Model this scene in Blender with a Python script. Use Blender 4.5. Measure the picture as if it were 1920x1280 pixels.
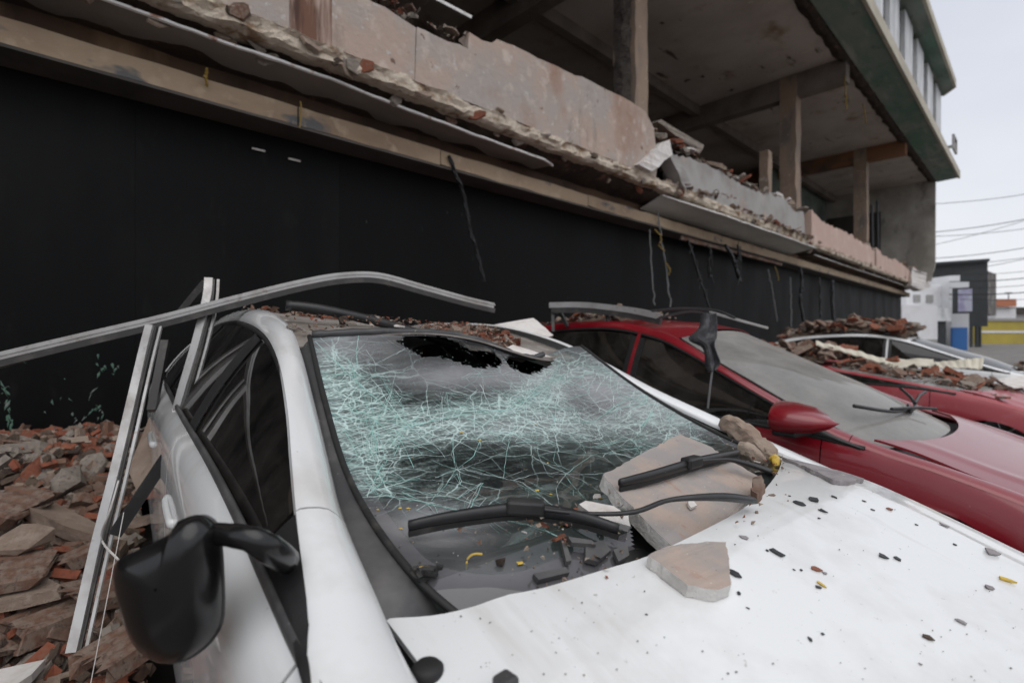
import bpy, bmesh, math, random
from mathutils import Vector, Matrix, Euler, noise as mnoise
from mathutils.bvhtree import BVHTree
from mathutils.geometry import tessellate_polygon
R = math.radians
rnd = random.Random(7)
for o in list(bpy.data.objects):
    bpy.data.objects.remove(o)
S = bpy.context.scene
COL = S.collection

# ------------------------------------------------------------------ camera
CAMH = 1.45; AZ = R(46); FPX = 960.0; HY = 625.0
FW = Vector((math.cos(AZ), math.sin(AZ), 0)); RT = Vector((math.sin(AZ), -math.cos(AZ), 0)); UP = Vector((0, 0, 1))
CAM = Vector((0, 0, CAMH))
cd = bpy.data.cameras.new('camera'); cam = bpy.data.objects.new('camera', cd); COL.objects.link(cam)
cam.location = CAM; cam.rotation_euler = (R(90), 0, AZ - R(90))
cd.sensor_width = 36; cd.lens = 18; cd.shift_y = -15 / 1920
cd.clip_start = .02; cd.clip_end = 2000
cd.dof.use_dof = True; cd.dof.focus_distance = 1.25; cd.dof.aperture_fstop = 2.8
S.camera = cam
# ------------------------------------------------------------------ sky, sun, exposure
SUN_EL, SUN_AZ = 62, 245          # azimuth: where the light comes from, CCW from +X
w = bpy.data.worlds.new('World'); S.world = w; w.use_nodes = True
nt = w.node_tree; nt.nodes.clear()
sky = nt.nodes.new('ShaderNodeTexSky'); sky.sky_type = 'NISHITA'; sky.sun_disc = False
sky.sun_elevation = R(SUN_EL); sky.sun_rotation = R(90 - SUN_AZ); sky.air_density = 1.0; sky.dust_density = 4; sky.ozone_density = 1.5
tc = nt.nodes.new('ShaderNodeTexCoord'); mp = nt.nodes.new('ShaderNodeMapping'); mp.inputs['Scale'].default_value = (1, 1, 2.2)
nz = nt.nodes.new('ShaderNodeTexNoise'); nz.inputs['Scale'].default_value = 1.6; nz.inputs['Detail'].default_value = 5; nz.inputs['Roughness'].default_value = .5
rp = nt.nodes.new('ShaderNodeValToRGB'); rp.color_ramp.elements[0].position = .3; rp.color_ramp.elements[1].position = .72
rp.color_ramp.elements[0].color = (5.0, 5.2, 5.75, 1); rp.color_ramp.elements[1].color = (6.4, 6.5, 6.75, 1)
mx = nt.nodes.new('ShaderNodeMixRGB'); mx.inputs[0].default_value = .9
bg = nt.nodes.new('ShaderNodeBackground'); bg.inputs[1].default_value = .10
ow = nt.nodes.new('ShaderNodeOutputWorld')
L = nt.links.new
L(tc.outputs['Generated'], mp.inputs[0]); L(mp.outputs[0], nz.inputs['Vector']); L(nz.outputs['Fac'], rp.inputs[0])
L(sky.outputs[0], mx.inputs[1]); L(rp.outputs[0], mx.inputs[2]); L(mx.outputs[0], bg.inputs[0]); L(bg.outputs[0], ow.inputs[0])
sd = bpy.data.lights.new('sun', 'SUN'); sd.energy = .85; sd.angle = R(70); sd.color = (1, .985, .96)
so = bpy.data.objects.new('sun', sd); COL.objects.link(so)
sdir = Vector((math.cos(R(SUN_EL)) * math.cos(R(SUN_AZ)), math.cos(R(SUN_EL)) * math.sin(R(SUN_AZ)), math.sin(R(SUN_EL))))
so.rotation_euler = sdir.to_track_quat('Z', 'Y').to_euler(); so.location = sdir * 60
S.view_settings.view_transform = 'Standard'; S.view_settings.look = 'None'; S.view_settings.gamma = 1
S.view_settings.exposure = .55
S.view_settings.use_curve_mapping = False

# ------------------------------------------------------------------ helpers
def ray(px, py):
    return FW + RT * ((px - 960) / FPX) + UP * ((HY - py) / FPX)
def at(px, py, x=None, y=None, z=None, t=None):
    d = ray(px, py)
    if x is not None: t = x / d.x
    if y is not None: t = y / d.y
    if z is not None: t = (z - CAMH) / d.z
    return CAM + d * t
def tag(o, label=None, cat=None, group=None, kind=None):
    if label: o['label'] = label
    if cat: o['category'] = cat
    if group: o['group'] = group
    if kind: o['kind'] = kind
    return o
def thing(name, label, cat, loc=(0, 0, 0), rotz=0, group=None):
    o = bpy.data.objects.new(name, None); COL.objects.link(o); o.empty_display_size = .1
    o.location = loc; o.rotation_euler = (0, 0, rotz)
    o['_m'] = [loc[0], loc[1], loc[2], rotz]
    return tag(o, label, cat, group)
def tmat(o):
    a = o['_m']; return Matrix.Translation(a[:3]) @ Matrix.Rotation(a[3], 4, 'Z')
class MB:
    def __init__(s): s.v = []; s.f = []; s.uv = None
    def add(s, vs, fs):
        n = len(s.v); s.v += [Vector(q) for q in vs]; s.f += [tuple(i + n for i in f) for f in fs]; return s
    def box(s, a, b):
        x0, y0, z0 = a; x1, y1, z1 = b
        return s.add([(x0,y0,z0),(x1,y0,z0),(x1,y1,z0),(x0,y1,z0),(x0,y0,z1),(x1,y0,z1),(x1,y1,z1),(x0,y1,z1)],
                     [(3,2,1,0),(4,5,6,7),(0,1,5,4),(1,2,6,5),(2,3,7,6),(3,0,4,7)])
    def tube(s, pts, r, n=6, caps=True, flat=None):
        pts = [Vector(p) for p in pts]; rs = r if isinstance(r, (list, tuple)) else [r] * len(pts)
        base = len(s.v); m = len(pts)
        ref = Vector((0, 0, 1))
        for i, p in enumerate(pts):
            t = (pts[min(i + 1, m - 1)] - pts[max(i - 1, 0)]).normalized()
            rr = ref if abs(t.dot(ref)) < .95 else Vector((1, 0, 0))
            a = t.cross(rr).normalized(); b = a.cross(t).normalized()
            for k in range(n):
                an = 2 * math.pi * (k + .5) / n
                fl = flat or 1
                s.v.append(p + a * math.cos(an) * rs[i] + b * math.sin(an) * rs[i] * fl)
        for i in range(m - 1):
            for k in range(n):
                s.f.append((base + i*n + k, base + i*n + (k+1) % n, base + (i+1)*n + (k+1) % n, base + (i+1)*n + k))
        if caps:
            s.f.append(tuple(base + k for k in range(n))[::-1]); s.f.append(tuple(base + (m-1)*n + k for k in range(n)))
        return s
    def bar(s, p, q, w, h, upv=(0, 0, 1)):
        p = Vector(p); q = Vector(q); t = (q - p).normalized(); a = t.cross(Vector(upv)).normalized(); b = a.cross(t)
        vs = []
        for c in (p, q):
            for i, j in ((-1,-1),(1,-1),(1,1),(-1,1)): vs.append(c + a * (i * w / 2) + b * (j * h / 2))
        return s.add(vs, [(0,1,2,3),(7,6,5,4),(4,5,1,0),(5,6,2,1),(6,7,3,2),(7,4,0,3)])
    def grid(s, g, close=False):
        n = len(s.v); r = len(g); c = len(g[0])
        for row in g: s.v += [Vector(q) for q in row]
        for i in range(r - 1):
            for j in range(c - 1): s.f.append((n + i*c + j, n + i*c + j + 1, n + (i+1)*c + j + 1, n + (i+1)*c + j))
        return s
    def prism(s, pts, dvec):
        """closed polygon (list of 3D pts, coplanar-ish) extruded by dvec"""
        pts = [Vector(p) for p in pts]; n = len(pts); d = Vector(dvec)
        tris = tessellate_polygon([pts])
        base = len(s.v); s.v += pts + [p + d for p in pts]
        for t in tris:
            s.f.append((base+t[0], base+t[1], base+t[2])); s.f.append((base+n+t[2], base+n+t[1], base+n+t[0]))
        for i in range(n):
            j = (i + 1) % n; s.f.append((base+i, base+j, base+n+j, base+n+i))
        return s
    def build(s, name, mat, parent=None, smooth=False, world=False, bevel=0, solid=0, recalc=True, kind=None, autos=False):
        me = bpy.data.meshes.new(name)
        vs = s.v
        if world and parent is not None:
            root = parent
            while root.parent: root = root.parent
            inv = tmat(root).inverted(); vs = [inv @ q for q in vs]
        me.from_pydata([tuple(q) for q in vs], [], s.f)
        if recalc:
            bm = bmesh.new(); bm.from_mesh(me); bmesh.ops.recalc_face_normals(bm, faces=bm.faces[:]); bm.to_mesh(me); bm.free()
        me.materials.append(mat)
        if smooth:
            for p in me.polygons: p.use_smooth = True
        o = bpy.data.objects.new(name, me); COL.objects.link(o)
        if parent: o.parent = parent
        if solid:
            m = o.modifiers.new('s', 'SOLIDIFY'); m.thickness = abs(solid); m.offset = -1 if solid > 0 else 1
        if solid and smooth:
            m = o.modifiers.new('e', 'EDGE_SPLIT'); m.split_angle = R(38)
        if bevel:
            m = o.modifiers.new('b', 'BEVEL'); m.width = bevel; m.segments = 2; m.limit_method = 'ANGLE'
        if kind: o['kind'] = kind
        return o
def cr(p0, p1, p2, p3, t):
    return .5 * ((2*p1) + (p2-p0)*t + (2*p0-5*p1+4*p2-p3)*t*t + (3*p1-p0-3*p2+p3)*t*t*t)
def spline(pts, n):
    pts = [Vector(p) for p in pts]; m = len(pts); out = []
    for i in range(n):
        u = i / (n - 1) * (m - 1); k = min(int(u), m - 2); t = u - k
        p0 = pts[k-1] if k > 0 else pts[0]*2 - pts[1]; p3 = pts[k+2] if k + 2 < m else pts[m-1]*2 - pts[m-2]
        out.append(cr(p0, pts[k], pts[k+1], p3, t))
    return out
def patch(net, nu, nv):
    rows = [spline(r, nv) for r in net]
    cols = [spline([rows[i][j] for i in range(len(rows))], nu) for j in range(nv)]
    return [[cols[j][i] for j in range(nv)] for i in range(nu)]
def byb(pts, dense=240):
    """monotone-in-y curve sampler"""
    d = spline(pts, dense)
    def f(b):
        if b <= d[0].y: return d[0].copy()
        for i in range(len(d) - 1):
            if d[i].y <= b <= d[i+1].y:
                t = (b - d[i].y) / max(1e-9, d[i+1].y - d[i].y); return d[i].lerp(d[i+1], t)
        return d[-1].copy()
    return f
def lin(a, b, n): return [a + (b - a) * i / (n - 1) for i in range(n)]
def nse(x, y=0, z=0): return mnoise.noise(Vector((x, y, z)))

# ------------------------------------------------------------------ materials
def MAT(name, base, rough=.6, metal=0, layers=(), bump=None, coat=0, spec=.5, coord='Object', roughvar=0):
    """layers: (colour, scale, lo, hi, (sx,sy,sz), detail) noise-masked overlays"""
    m = bpy.data.materials.new(name); m.use_nodes = True; t = m.node_tree; b = t.nodes['Principled BSDF']
    b.inputs['Roughness'].default_value = rough; b.inputs['Metallic'].default_value = metal
    b.inputs['Specular IOR Level'].default_value = spec; b.inputs['Coat Weight'].default_value = coat; b.inputs['Coat Roughness'].default_value = .05
    tc = t.nodes.new('ShaderNodeTexCoord'); prev = None
    first = t.nodes.new('ShaderNodeRGB'); first.outputs[0].default_value = (*base, 1); prev = first.outputs[0]
    for i, ly in enumerate(layers):
        colr, sc, lo, hi = ly[:4]; st = ly[4] if len(ly) > 4 else (1, 1, 1); det = ly[5] if len(ly) > 5 else 5
        mp = t.nodes.new('ShaderNodeMapping'); mp.inputs['Scale'].default_value = st; mp.inputs['Location'].default_value = (i*3.7, i*1.3, i*5.1)
        n = t.nodes.new('ShaderNodeTexNoise'); n.inputs['Scale'].default_value = sc; n.inputs['Detail'].default_value = det; n.inputs['Roughness'].default_value = .6
        r = t.nodes.new('ShaderNodeMapRange'); r.inputs[1].default_value = lo; r.inputs[2].default_value = hi
        x = t.nodes.new('ShaderNodeMixRGB'); x.inputs[2].default_value = (*colr, 1)
        t.links.new(tc.outputs[coord], mp.inputs[0]); t.links.new(mp.outputs[0], n.inputs['Vector']); t.links.new(n.outputs['Fac'], r.inputs[0])
        t.links.new(r.outputs[0], x.inputs[0]); t.links.new(prev, x.inputs[1]); prev = x.outputs[0]
        if roughvar and i == 0:
            q = t.nodes.new('ShaderNodeMapRange'); q.inputs[3].default_value = rough; q.inputs[4].default_value = min(1, rough + roughvar)
            t.links.new(r.outputs[0], q.inputs[0]); t.links.new(q.outputs[0], b.inputs['Roughness'])
    t.links.new(prev, b.inputs['Base Color'])
    if bump:
        sc, stg, dist = bump[:3]; st = bump[3] if len(bump) > 3 else (1, 1, 1)
        mp = t.nodes.new('ShaderNodeMapping'); mp.inputs['Scale'].default_value = st
        n = t.nodes.new('ShaderNodeTexNoise'); n.inputs['Scale'].default_value = sc; n.inputs['Detail'].default_value = 6; n.inputs['Roughness'].default_value = .65
        bp = t.nodes.new('ShaderNodeBump'); bp.inputs['Strength'].default_value = stg; bp.inputs['Distance'].default_value = dist
        t.links.new(tc.outputs[coord], mp.inputs[0]); t.links.new(mp.outputs[0], n.inputs['Vector']); t.links.new(n.outputs['Fac'], bp.inputs['Height']); t.links.new(bp.outputs[0], b.inputs['Normal'])
    return m
def GLASS(name, tint=(.75, .85, .82), dustc=(.35, .34, .32), dust=.1, dsc=6, ior=1.55, bump=0, rough=.02):
    m = bpy.data.materials.new(name); m.use_nodes = True; t = m.node_tree; t.nodes.clear()
    o = t.nodes.new('ShaderNodeOutputMaterial'); tr = t.nodes.new('ShaderNodeBsdfTransparent'); tr.inputs[0].default_value = (*tint, 1)
    gl = t.nodes.new('ShaderNodeBsdfGlossy'); gl.inputs['Roughness'].default_value = rough; gl.inputs[0].default_value = (1, 1, 1, 1)
    fr = t.nodes.new('ShaderNodeFresnel'); fr.inputs[0].default_value = ior
    df = t.nodes.new('ShaderNodeBsdfDiffuse'); df.inputs[0].default_value = (*dustc, 1)
    m1 = t.nodes.new('ShaderNodeMixShader'); m2 = t.nodes.new('ShaderNodeMixShader')
    tc = t.nodes.new('ShaderNodeTexCoord'); n = t.nodes.new('ShaderNodeTexNoise'); n.inputs['Scale'].default_value = dsc; n.inputs['Detail'].default_value = 8; n.inputs['Roughness'].default_value = .7
    mr = t.nodes.new('ShaderNodeMapRange'); mr.inputs[1].default_value = .3; mr.inputs[2].default_value = .72; mr.inputs[3].default_value = max(0, dust * 1.6 - .9); mr.inputs[4].default_value = min(1, dust)
    t.links.new(tc.outputs['Object'], n.inputs['Vector']); t.links.new(n.outputs['Fac'], mr.inputs[0])
    t.links.new(fr.outputs[0], m1.inputs[0]); t.links.new(tr.outputs[0], m1.inputs[1]); t.links.new(gl.outputs[0], m1.inputs[2])
    t.links.new(mr.outputs[0], m2.inputs[0]); t.links.new(m1.outputs[0], m2.inputs[1]); t.links.new(df.outputs[0], m2.inputs[2]); t.links.new(m2.outputs[0], o.inputs[0])
    if bump:
        n2 = t.nodes.new('ShaderNodeTexNoise'); n2.inputs['Scale'].default_value = 14; n2.inputs['Detail'].default_value = 4
        bp = t.nodes.new('ShaderNodeBump'); bp.inputs['Strength'].default_value = bump; bp.inputs['Distance'].default_value = .02
        t.links.new(tc.outputs['Object'], n2.inputs['Vector']); t.links.new(n2.outputs['Fac'], bp.inputs['Height'])
        for q in (gl.inputs['Normal'], fr.inputs['Normal']): t.links.new(bp.outputs[0], q)
    return m

m_asphalt = MAT('dusty_concrete_yard', (.15, .14, .13), .9, layers=[((.10, .093, .085), .6, .4, .7), ((.2, .185, .165), 3, .5, .7)], bump=(60, .4, .01))
m_walk = MAT('sidewalk', (.2, .19, .175), .9, layers=[((.12, .1, .09), 2, .4, .7)], bump=(30, .4, .01))
m_black = MAT('black_cladding', (.0032, .0034, .0037), .6, spec=.12, layers=[((.009, .009, .009), 1.3, .45, .8, (1, 1, .35)), ((.10, .10, .09), 46, .74, .80, (1, 1, .18), 2)], bump=(3, .05, .02), roughvar=.2)
m_black2 = MAT('scuffed_cladding', (.0032, .0034, .0037), .55, spec=.12, layers=[((.009, .009, .009), 1.3, .45, .8, (1, 1, .35)), ((.008, .008, .008), 5, .60, .72, (1.6, 1, .6), 6)], bump=(3, .05, .02))
m_lintel = MAT('lintel_plaster', (.33, .245, .165), .85, layers=[((.20, .13, .085), 1.4, .45, .7, (.6, 1, 1)), ((.10, .10, .10), 3.2, .60, .68, (.7, 1, 1.6), 3), ((.42, .33, .23), 7, .55, .75)], bump=(25, .3, .01))
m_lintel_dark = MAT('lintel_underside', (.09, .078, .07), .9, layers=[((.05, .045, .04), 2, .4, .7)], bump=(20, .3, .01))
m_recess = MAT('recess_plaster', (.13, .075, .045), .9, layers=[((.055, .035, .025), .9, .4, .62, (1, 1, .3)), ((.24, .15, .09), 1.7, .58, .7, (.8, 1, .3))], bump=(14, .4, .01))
m_sheet = MAT('soffit_plaster', (.30, .275, .25), .8, layers=[((.19, .165, .145), .8, .4, .7), ((.22, .24, .21), 2.2, .55, .75)], bump=(9, .25, .01))
m_sheet2 = MAT('pale_soffit_panel', (.60, .60, .56), .7, layers=[((.46, .47, .44), 1.2, .4, .7, (.5, 2.5, 1))], bump=(5, .2, .01, (.4, 3, 1)))
m_sheet_edge = MAT('broken_plaster_edge', (.82, .80, .78), .9, layers=[((.35, .2, .14), 9, .58, .68)], bump=(40, .5, .01))
m_slab = MAT('broken_concrete', (.60, .51, .41), .95, layers=[((.27, .175, .105), 4, .52, .62, (1, 1, 2)), ((.70, .62, .51), 8, .5, .7), ((.07, .05, .04), 7, .66, .72)], bump=(22, .9, .03))
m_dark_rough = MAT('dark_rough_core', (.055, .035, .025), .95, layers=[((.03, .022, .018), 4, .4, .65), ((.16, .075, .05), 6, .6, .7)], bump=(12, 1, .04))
m_pink = MAT('pink_plaster', (.45, .345, .285), .9, layers=[((.39, .345, .315), 1.1, .42, .58), ((.34, .22, .165), 1.0, .54, .70, (1.2, 1, .8)), ((.22, .19, .165), 1.3, .60, .74, (1.8, 1, .45)), ((.56, .47, .41), 5, .56, .70), ((.16, .10, .075), 7, .66, .70), ((.5, .47, .44), 13, .64, .68)], bump=(11, .7, .02))
m_pink_stain = MAT('rust_stained_plaster', (.43, .33, .275), .9, layers=[((.17, .085, .055), 3.2, .43, .56, (2.2, 1, .25)), ((.08, .04, .03), 5, .55, .68, (2.2, 1, .25))], bump=(20, .35, .01))
m_grey_pl = MAT('grey_plaster', (.36, .345, .33), .9, layers=[((.27, .25, .235), 1.5, .45, .65), ((.42, .31, .25), 2.4, .6, .7)], bump=(18, .35, .01))
m_pinkfar = MAT('salmon_plaster', (.52, .37, .31), .9, layers=[((.60, .47, .41), 1.6, .5, .7), ((.3, .2, .16), 2.2, .62, .72, (2, 1, .4))], bump=(18, .3, .01))
m_column = MAT('column_concrete', (.34, .245, .18), .9, layers=[((.20, .165, .145), 3, .45, .65, (1, 1, .4)), ((.5, .43, .36), 9, .6, .75)], bump=(30, .7, .02))
m_column_rough = MAT('column_rough_face', (.19, .165, .145), .95, layers=[((.1, .085, .075), 9, .45, .65)], bump=(26, 1, .04))
m_ceil = MAT('ceiling_plaster', (.58, .515, .465), .9, layers=[((.40, .335, .29), .5, .4, .66), ((.13, .095, .075), 1.5, .66, .71, (.5, 1.8, 1), 4), ((.3, .2, .13), 1.1, .60, .74), ((.62, .58, .54), 2.3, .68, .70, (1.8, .5, 1), 4), ((.08, .06, .05), 2.2, .71, .73, (1, 1, 1), 2)], bump=(6, .3, .02))
m_beam = MAT('ceiling_beam', (.22, .185, .16), .9, layers=[((.13, .105, .09), 1.5, .4, .7)], bump=(14, .4, .02))
m_beam_or = MAT('orange_stained_beam', (.25, .12, .06), .9, layers=[((.1, .075, .06), 1.3, .45, .65)], bump=(14, .5, .02))
m_green = MAT('green_eave', (.23, .26, .23), .85, layers=[((.12, .21, .165), 1.1, .42, .6, (.4, 1, 1)), ((.34, .35, .31), 1.7, .56, .70, (.3, 2, 1)), ((.10, .13, .11), 2.6, .58, .70)], bump=(10, .3, .01))
m_cream = MAT('cream_fascia', (.50, .455, .37), .8, layers=[((.36, .32, .25), 1.5, .45, .7, (.4, 1, 1)), ((.25, .33, .24), 4, .62, .72)], bump=(12, .3, .01))
m_louvre = MAT('white_louvre', (.70, .71, .72), .6, layers=[((.33, .34, .35), 2, .4, .7, (1, 1, .3))])
m_brownwin = MAT('brown_window', (.07, .05, .045), .4, layers=[((.14, .11, .1), 2, .5, .7)])
m_innerwall = MAT('inner_wall', (.42, .39, .35), .9, layers=[((.25, .23, .2), .8, .4, .65), ((.13, .12, .11), 1.6, .6, .75, (1, 1, .5))], bump=(8, .3, .01))
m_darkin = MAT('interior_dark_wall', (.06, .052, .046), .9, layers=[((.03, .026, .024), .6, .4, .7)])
m_alu = MAT('dusty_aluminium', (.46, .45, .44), .42, metal=.65, layers=[((.36, .34, .32), 9, .45, .7, (1, 1, 1)), ((.24, .2, .17), 30, .6, .75)], bump=(40, .15, .003), roughvar=.25)
m_alu_dark = MAT('dark_aluminium_channel', (.05, .047, .045), .5, metal=.3, layers=[((.12, .11, .1), 12, .5, .8)])
m_white = MAT('white_car_paint', (.77, .78, .78), .25, layers=[((.57, .55, .525), 4, .47, .80), ((.42, .39, .36), 60, .70, .78, (1, 1, 1), 3), ((.50, .465, .43), 2.3, .58, .85, (3, .5, 1))], coat=.8)
m_white_dusty = MAT('dusty_white_paint', (.30, .275, .255), .6, layers=[((.17, .145, .125), 5, .40, .62), ((.42, .40, .38), 9, .60, .72, (3, 1, 1))], bump=(40, .2, .003))
m_red = MAT('red_car_paint', (.215, .003, .011), .3, layers=[((.22, .03, .034), 3.5, .5, .9), ((.36, .2, .19), 60, .70, .8)], coat=.6)
m_red2 = MAT('dusty_red_paint', (.33, .035, .045), .4, layers=[((.4, .18, .17), 3, .45, .8)], coat=.2)
m_trim = MAT('black_plastic', (.016, .016, .017), .42, layers=[((.035, .034, .034), 9, .5, .8), ((.2, .19, .18), 90, .71, .78)], bump=(60, .08, .003))
m_trim_grey = MAT('dusty_grey_plastic', (.05, .05, .052), .5, layers=[((.12, .115, .11), 7, .45, .75), ((.25, .23, .21), 60, .66, .75)], bump=(50, .2, .003))
m_mirror_b = MAT('mirror_shell', (.008, .008, .0085), .24, layers=[((.03, .03, .031), 16, .62, .78), ((.3, .3, .3), 120, .74, .8)], bump=(30, .05, .003))
m_rubber = MAT('rubber', (.012, .012, .012), .65, layers=[((.05, .045, .04), 20, .55, .75)])
m_inside = MAT('car_interior', (.022, .022, .023), .7, layers=[((.06, .055, .05), 6, .5, .75)], bump=(50, .2, .003))
m_chrome = MAT('chrome', (.6, .6, .61), .15, metal=1)
m_lamp = MAT('lamp_lens', (.5, .5, .52), .1, coat=1)
m_tail = MAT('tail_lamp', (.3, .01, .01), .15, coat=1)
m_plate = MAT('mirror_glass', (.6, .62, .65), .03, metal=1)
m_wheel = MAT('wheel_alloy', (.3, .3, .31), .35, metal=.8)
g_side = GLASS('dark_side_glass', (.035, .038, .038), (.20, .18, .165), .14, 5)
g_dust = GLASS('dust_covered_windscreen', (.35, .4, .4), (.36, .35, .33), .80, 2.2)
g_back = GLASS('rear_glass', (.12, .13, .13), (.3, .28, .26), .4, 5)
m_terra = MAT('terracotta', (.23, .07, .038), .95, layers=[((.28, .11, .065), 9, .45, .7), ((.20, .145, .11), 5, .54, .66), ((.09, .045, .03), 15, .56, .68)], bump=(40, .6, .01))
m_terra2 = MAT('dusty_terracotta', (.17, .09, .06), .95, layers=[((.22, .165, .13), 6, .42, .58), ((.09, .055, .04), 14, .52, .68)], bump=(40, .6, .01))
m_plasterbit = MAT('plaster_fragment', (.27, .20, .155), .95, layers=[((.38, .31, .25), 6, .48, .72), ((.2, .15, .115), 11, .56, .68)], bump=(36, .7, .012))
m_mortar = MAT('mortar_fragment', (.24, .205, .175), .95, layers=[((.34, .29, .24), 6, .45, .7), ((.12, .095, .08), 12, .55, .7)], bump=(36, .7, .012))
m_brownbit = MAT('brown_dirt', (.11, .075, .055), .95, layers=[((.19, .14, .1), 8, .45, .7), ((.045, .03, .022), 14, .5, .65)], bump=(30, 1, .03))
m_tile = MAT('salmon_tile_slab', (.41, .325, .275), .9, layers=[((.31, .285, .27), 5, .42, .56), ((.36, .235, .185), 16, .62, .72, (1.4, .8, 1)), ((.62, .56, .5), 130, .66, .73), ((.17, .14, .12), 70, .66, .74)], bump=(70, .35, .004))
m_tileedge = MAT('pale_mortar_edge', (.66, .64, .61), .95, layers=[((.38, .35, .32), 12, .45, .7)], bump=(60, .8, .01))
m_slate = MAT('grey_cement_piece', (.30, .275, .28), .95, layers=[((.22, .2, .205), 14, .45, .65), ((.42, .39, .38), 40, .62, .7)], bump=(60, .8, .008))
m_whitebit = MAT('white_plaster_bit', (.66, .63, .6), .9, layers=[((.5, .44, .4), 9, .5, .7)], bump=(40, .6, .006))
m_cream_board = MAT('cream_board', (.58, .54, .44), .8, layers=[((.42, .36, .28), 3, .5, .7)], bump=(20, .3, .006))
m_yellow = MAT('yellow_foam', (.62, .42, .06), .8, layers=[((.5, .36, .14), 20, .45, .7)])
m_shard = MAT('black_shard', (.018, .02, .022), .45)
m_cable = MAT('black_cable', (.01, .01, .011), .5)
m_cablegrey = MAT('grey_cable', (.16, .16, .16), .6)
m_cableyel = MAT('yellow_wire', (.26, .17, .03), .6)
m_crack = MAT('glass_crack', (.30, .56, .51), .35, spec=.8)
m_crackw = MAT('glass_crack_white', (.55, .66, .65), .35, spec=.8)

# ------------------------------------------------------------------ ground
g = MB(); g.add([(-400, -400, 0), (900, -400, 0), (900, 400, 0), (-400, 400, 0)], [(0, 1, 2, 3)])
tag(g.build('ground', m_asphalt), kind='structure')
g = MB(); g.box((-8, 3.95, .003), (30, 4.46, .13)); tag(g.build('pavement', m_walk, bevel=.01), kind='structure')
for k in range(9):
    g = MB(); x = -1.0 + k * 2.7; g.box((x, -1.2, .004), (x + .1, 3.8, .008))
    tag(g.build('parking_line', MAT('parking_paint', (.5, .49, .45), .8, layers=[((.12, .12, .11), 8, .5, .6)]) if k == 0 else bpy.data.materials['parking_paint']), kind='structure')

# ------------------------------------------------------------------ damaged building
D = 4.47; XE = 29.0
B = thing('damaged_building', 'long commercial building with torn open upper floor, black ground floor wall and green eave', 'building', (11, D, 0))
def bp(mb, name, mat, **k): return mb.build(name, mat, k.pop('parent', B), world=True, **k)
def jag(pts, step=.12, amp=.03, seed=0, axis=2, fixed=()):
    """subdivide an open polyline and roughen it"""
    out = []
    for i in range(len(pts) - 1):
        a = Vector(pts[i]); b = Vector(pts[i+1]); n = max(1, int((b - a).length / step))
        for k in range(n):
            p = a.lerp(b, k / n)
            q = nse(p.x * 3.1 + seed, p.y, p.z * 3) + .6 * nse(p.x * 9 + seed, p.y, p.z * 9) + .3 * nse(p.x * 25, seed, p.z * 20)
            p[axis] += amp * q
            out.append(p)
    out.append(Vector(pts[-1])); return out
# wall panels
x = -7.0; k = 0
while x < XE - .1:
    wd = min(1.52, XE - x); g = MB(); dy = .0012 * nse(k * 1.7)
    g.box((x + .0006, D + dy, .02), (x + wd - .0006, D + .06, 3.14)); bp(g, 'wall_panel', m_black2 if x < .9 else m_black); x += wd; k += 1
g = MB(); g.box((-7, D + .07, 0), (XE, D + .3, 3.9)); bp(g, 'core_wall', m_darkin)
# lintel: boards with joints over a dark underside
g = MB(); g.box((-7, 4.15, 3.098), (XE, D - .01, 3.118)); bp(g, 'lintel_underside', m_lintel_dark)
js = [-7, -4.6, -.58, 1.62, 3.02, 5.4, 7.3, 10.2, 13.1, 16.4, 19.8, 23.5, 26.2, XE]
for i in range(len(js) - 1):
    g = MB(); dz = .012 * nse(i * 3.3); y0 = 4.15 + .012 * nse(i * 2.1 + 9)
    lo = jag([(js[i] + .006, y0, 3.119 + dz), (js[i+1] - .006, y0, 3.119)], .15, .006 if i < 4 else .014, i)
    hi = jag([(js[i+1] - .006, y0, 3.27 + dz), (js[i] + .006, y0, 3.27)], .15, .006 if i < 4 else .014, i + 7)
    g.prism(lo + hi, (0, .09, 0)); bp(g, 'lintel_board', m_lintel)
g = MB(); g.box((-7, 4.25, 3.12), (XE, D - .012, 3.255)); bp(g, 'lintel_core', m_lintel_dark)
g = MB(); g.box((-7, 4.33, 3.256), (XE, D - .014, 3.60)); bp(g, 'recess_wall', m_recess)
# torn orange strip below the lintel and its cables' tray
g = MB(); g.prism(jag([(8.0, 4.2, 3.02), (12.8, 4.2, 3.03)], .2, .02, 3) + jag([(12.8, 4.2, 3.085), (8.0, 4.2, 3.095)], .2, .015, 5), (0, .03, 0)); bp(g, 'torn_brick_strip', m_terra2)
# broken plaster soffit sheets
def sheet(name, edge, yin, mat, th=.018, seed=0, zin=None):
    """edge: outer edge polyline (x,y,z); inner side at y=yin; slightly wavy"""
    e = jag(edge, .09, .007, seed); e = [Vector((p.x, p.y + .014 * nse(p.x * 1.1, seed) + .008 * nse(p.x * 11, seed), p.z)) for p in e]
    rows = []
    for f in (0, .25, .6, 1):
        rows.append([Vector((p.x, p.y + (yin - p.y) * f, p.z + ((zin if zin else p.z) - p.z) * f + .006 * nse(p.x * 1.3, f * 2, seed))) for p in e])
    g = MB(); g.grid(rows); o = bp(g, name, mat, solid=-th, recalc=False, smooth=False)
    g = MB(); g.tube([p + Vector((0, -.004, .0)) for p in e], [th * (.75 + .6 * abs(nse(p.x * 14, seed))) for p in e], 5, flat=.9); bp(g, 'broken_edge', m_sheet_edge, parent=o)
    return o
sheet('soffit_sheet', [(-7, 3.9, 3.5), (-1, 3.9, 3.475), (.39, 3.94, 3.471), (1.03, 3.94, 3.465), (1.885, 3.94, 3.475), (2.71, 3.94, 3.44), (3.6, 3.94, 3.43), (4.31, 3.94, 3.423), (4.52, 4.0, 3.42)], 4.33, m_sheet, seed=1, zin=3.45)
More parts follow.
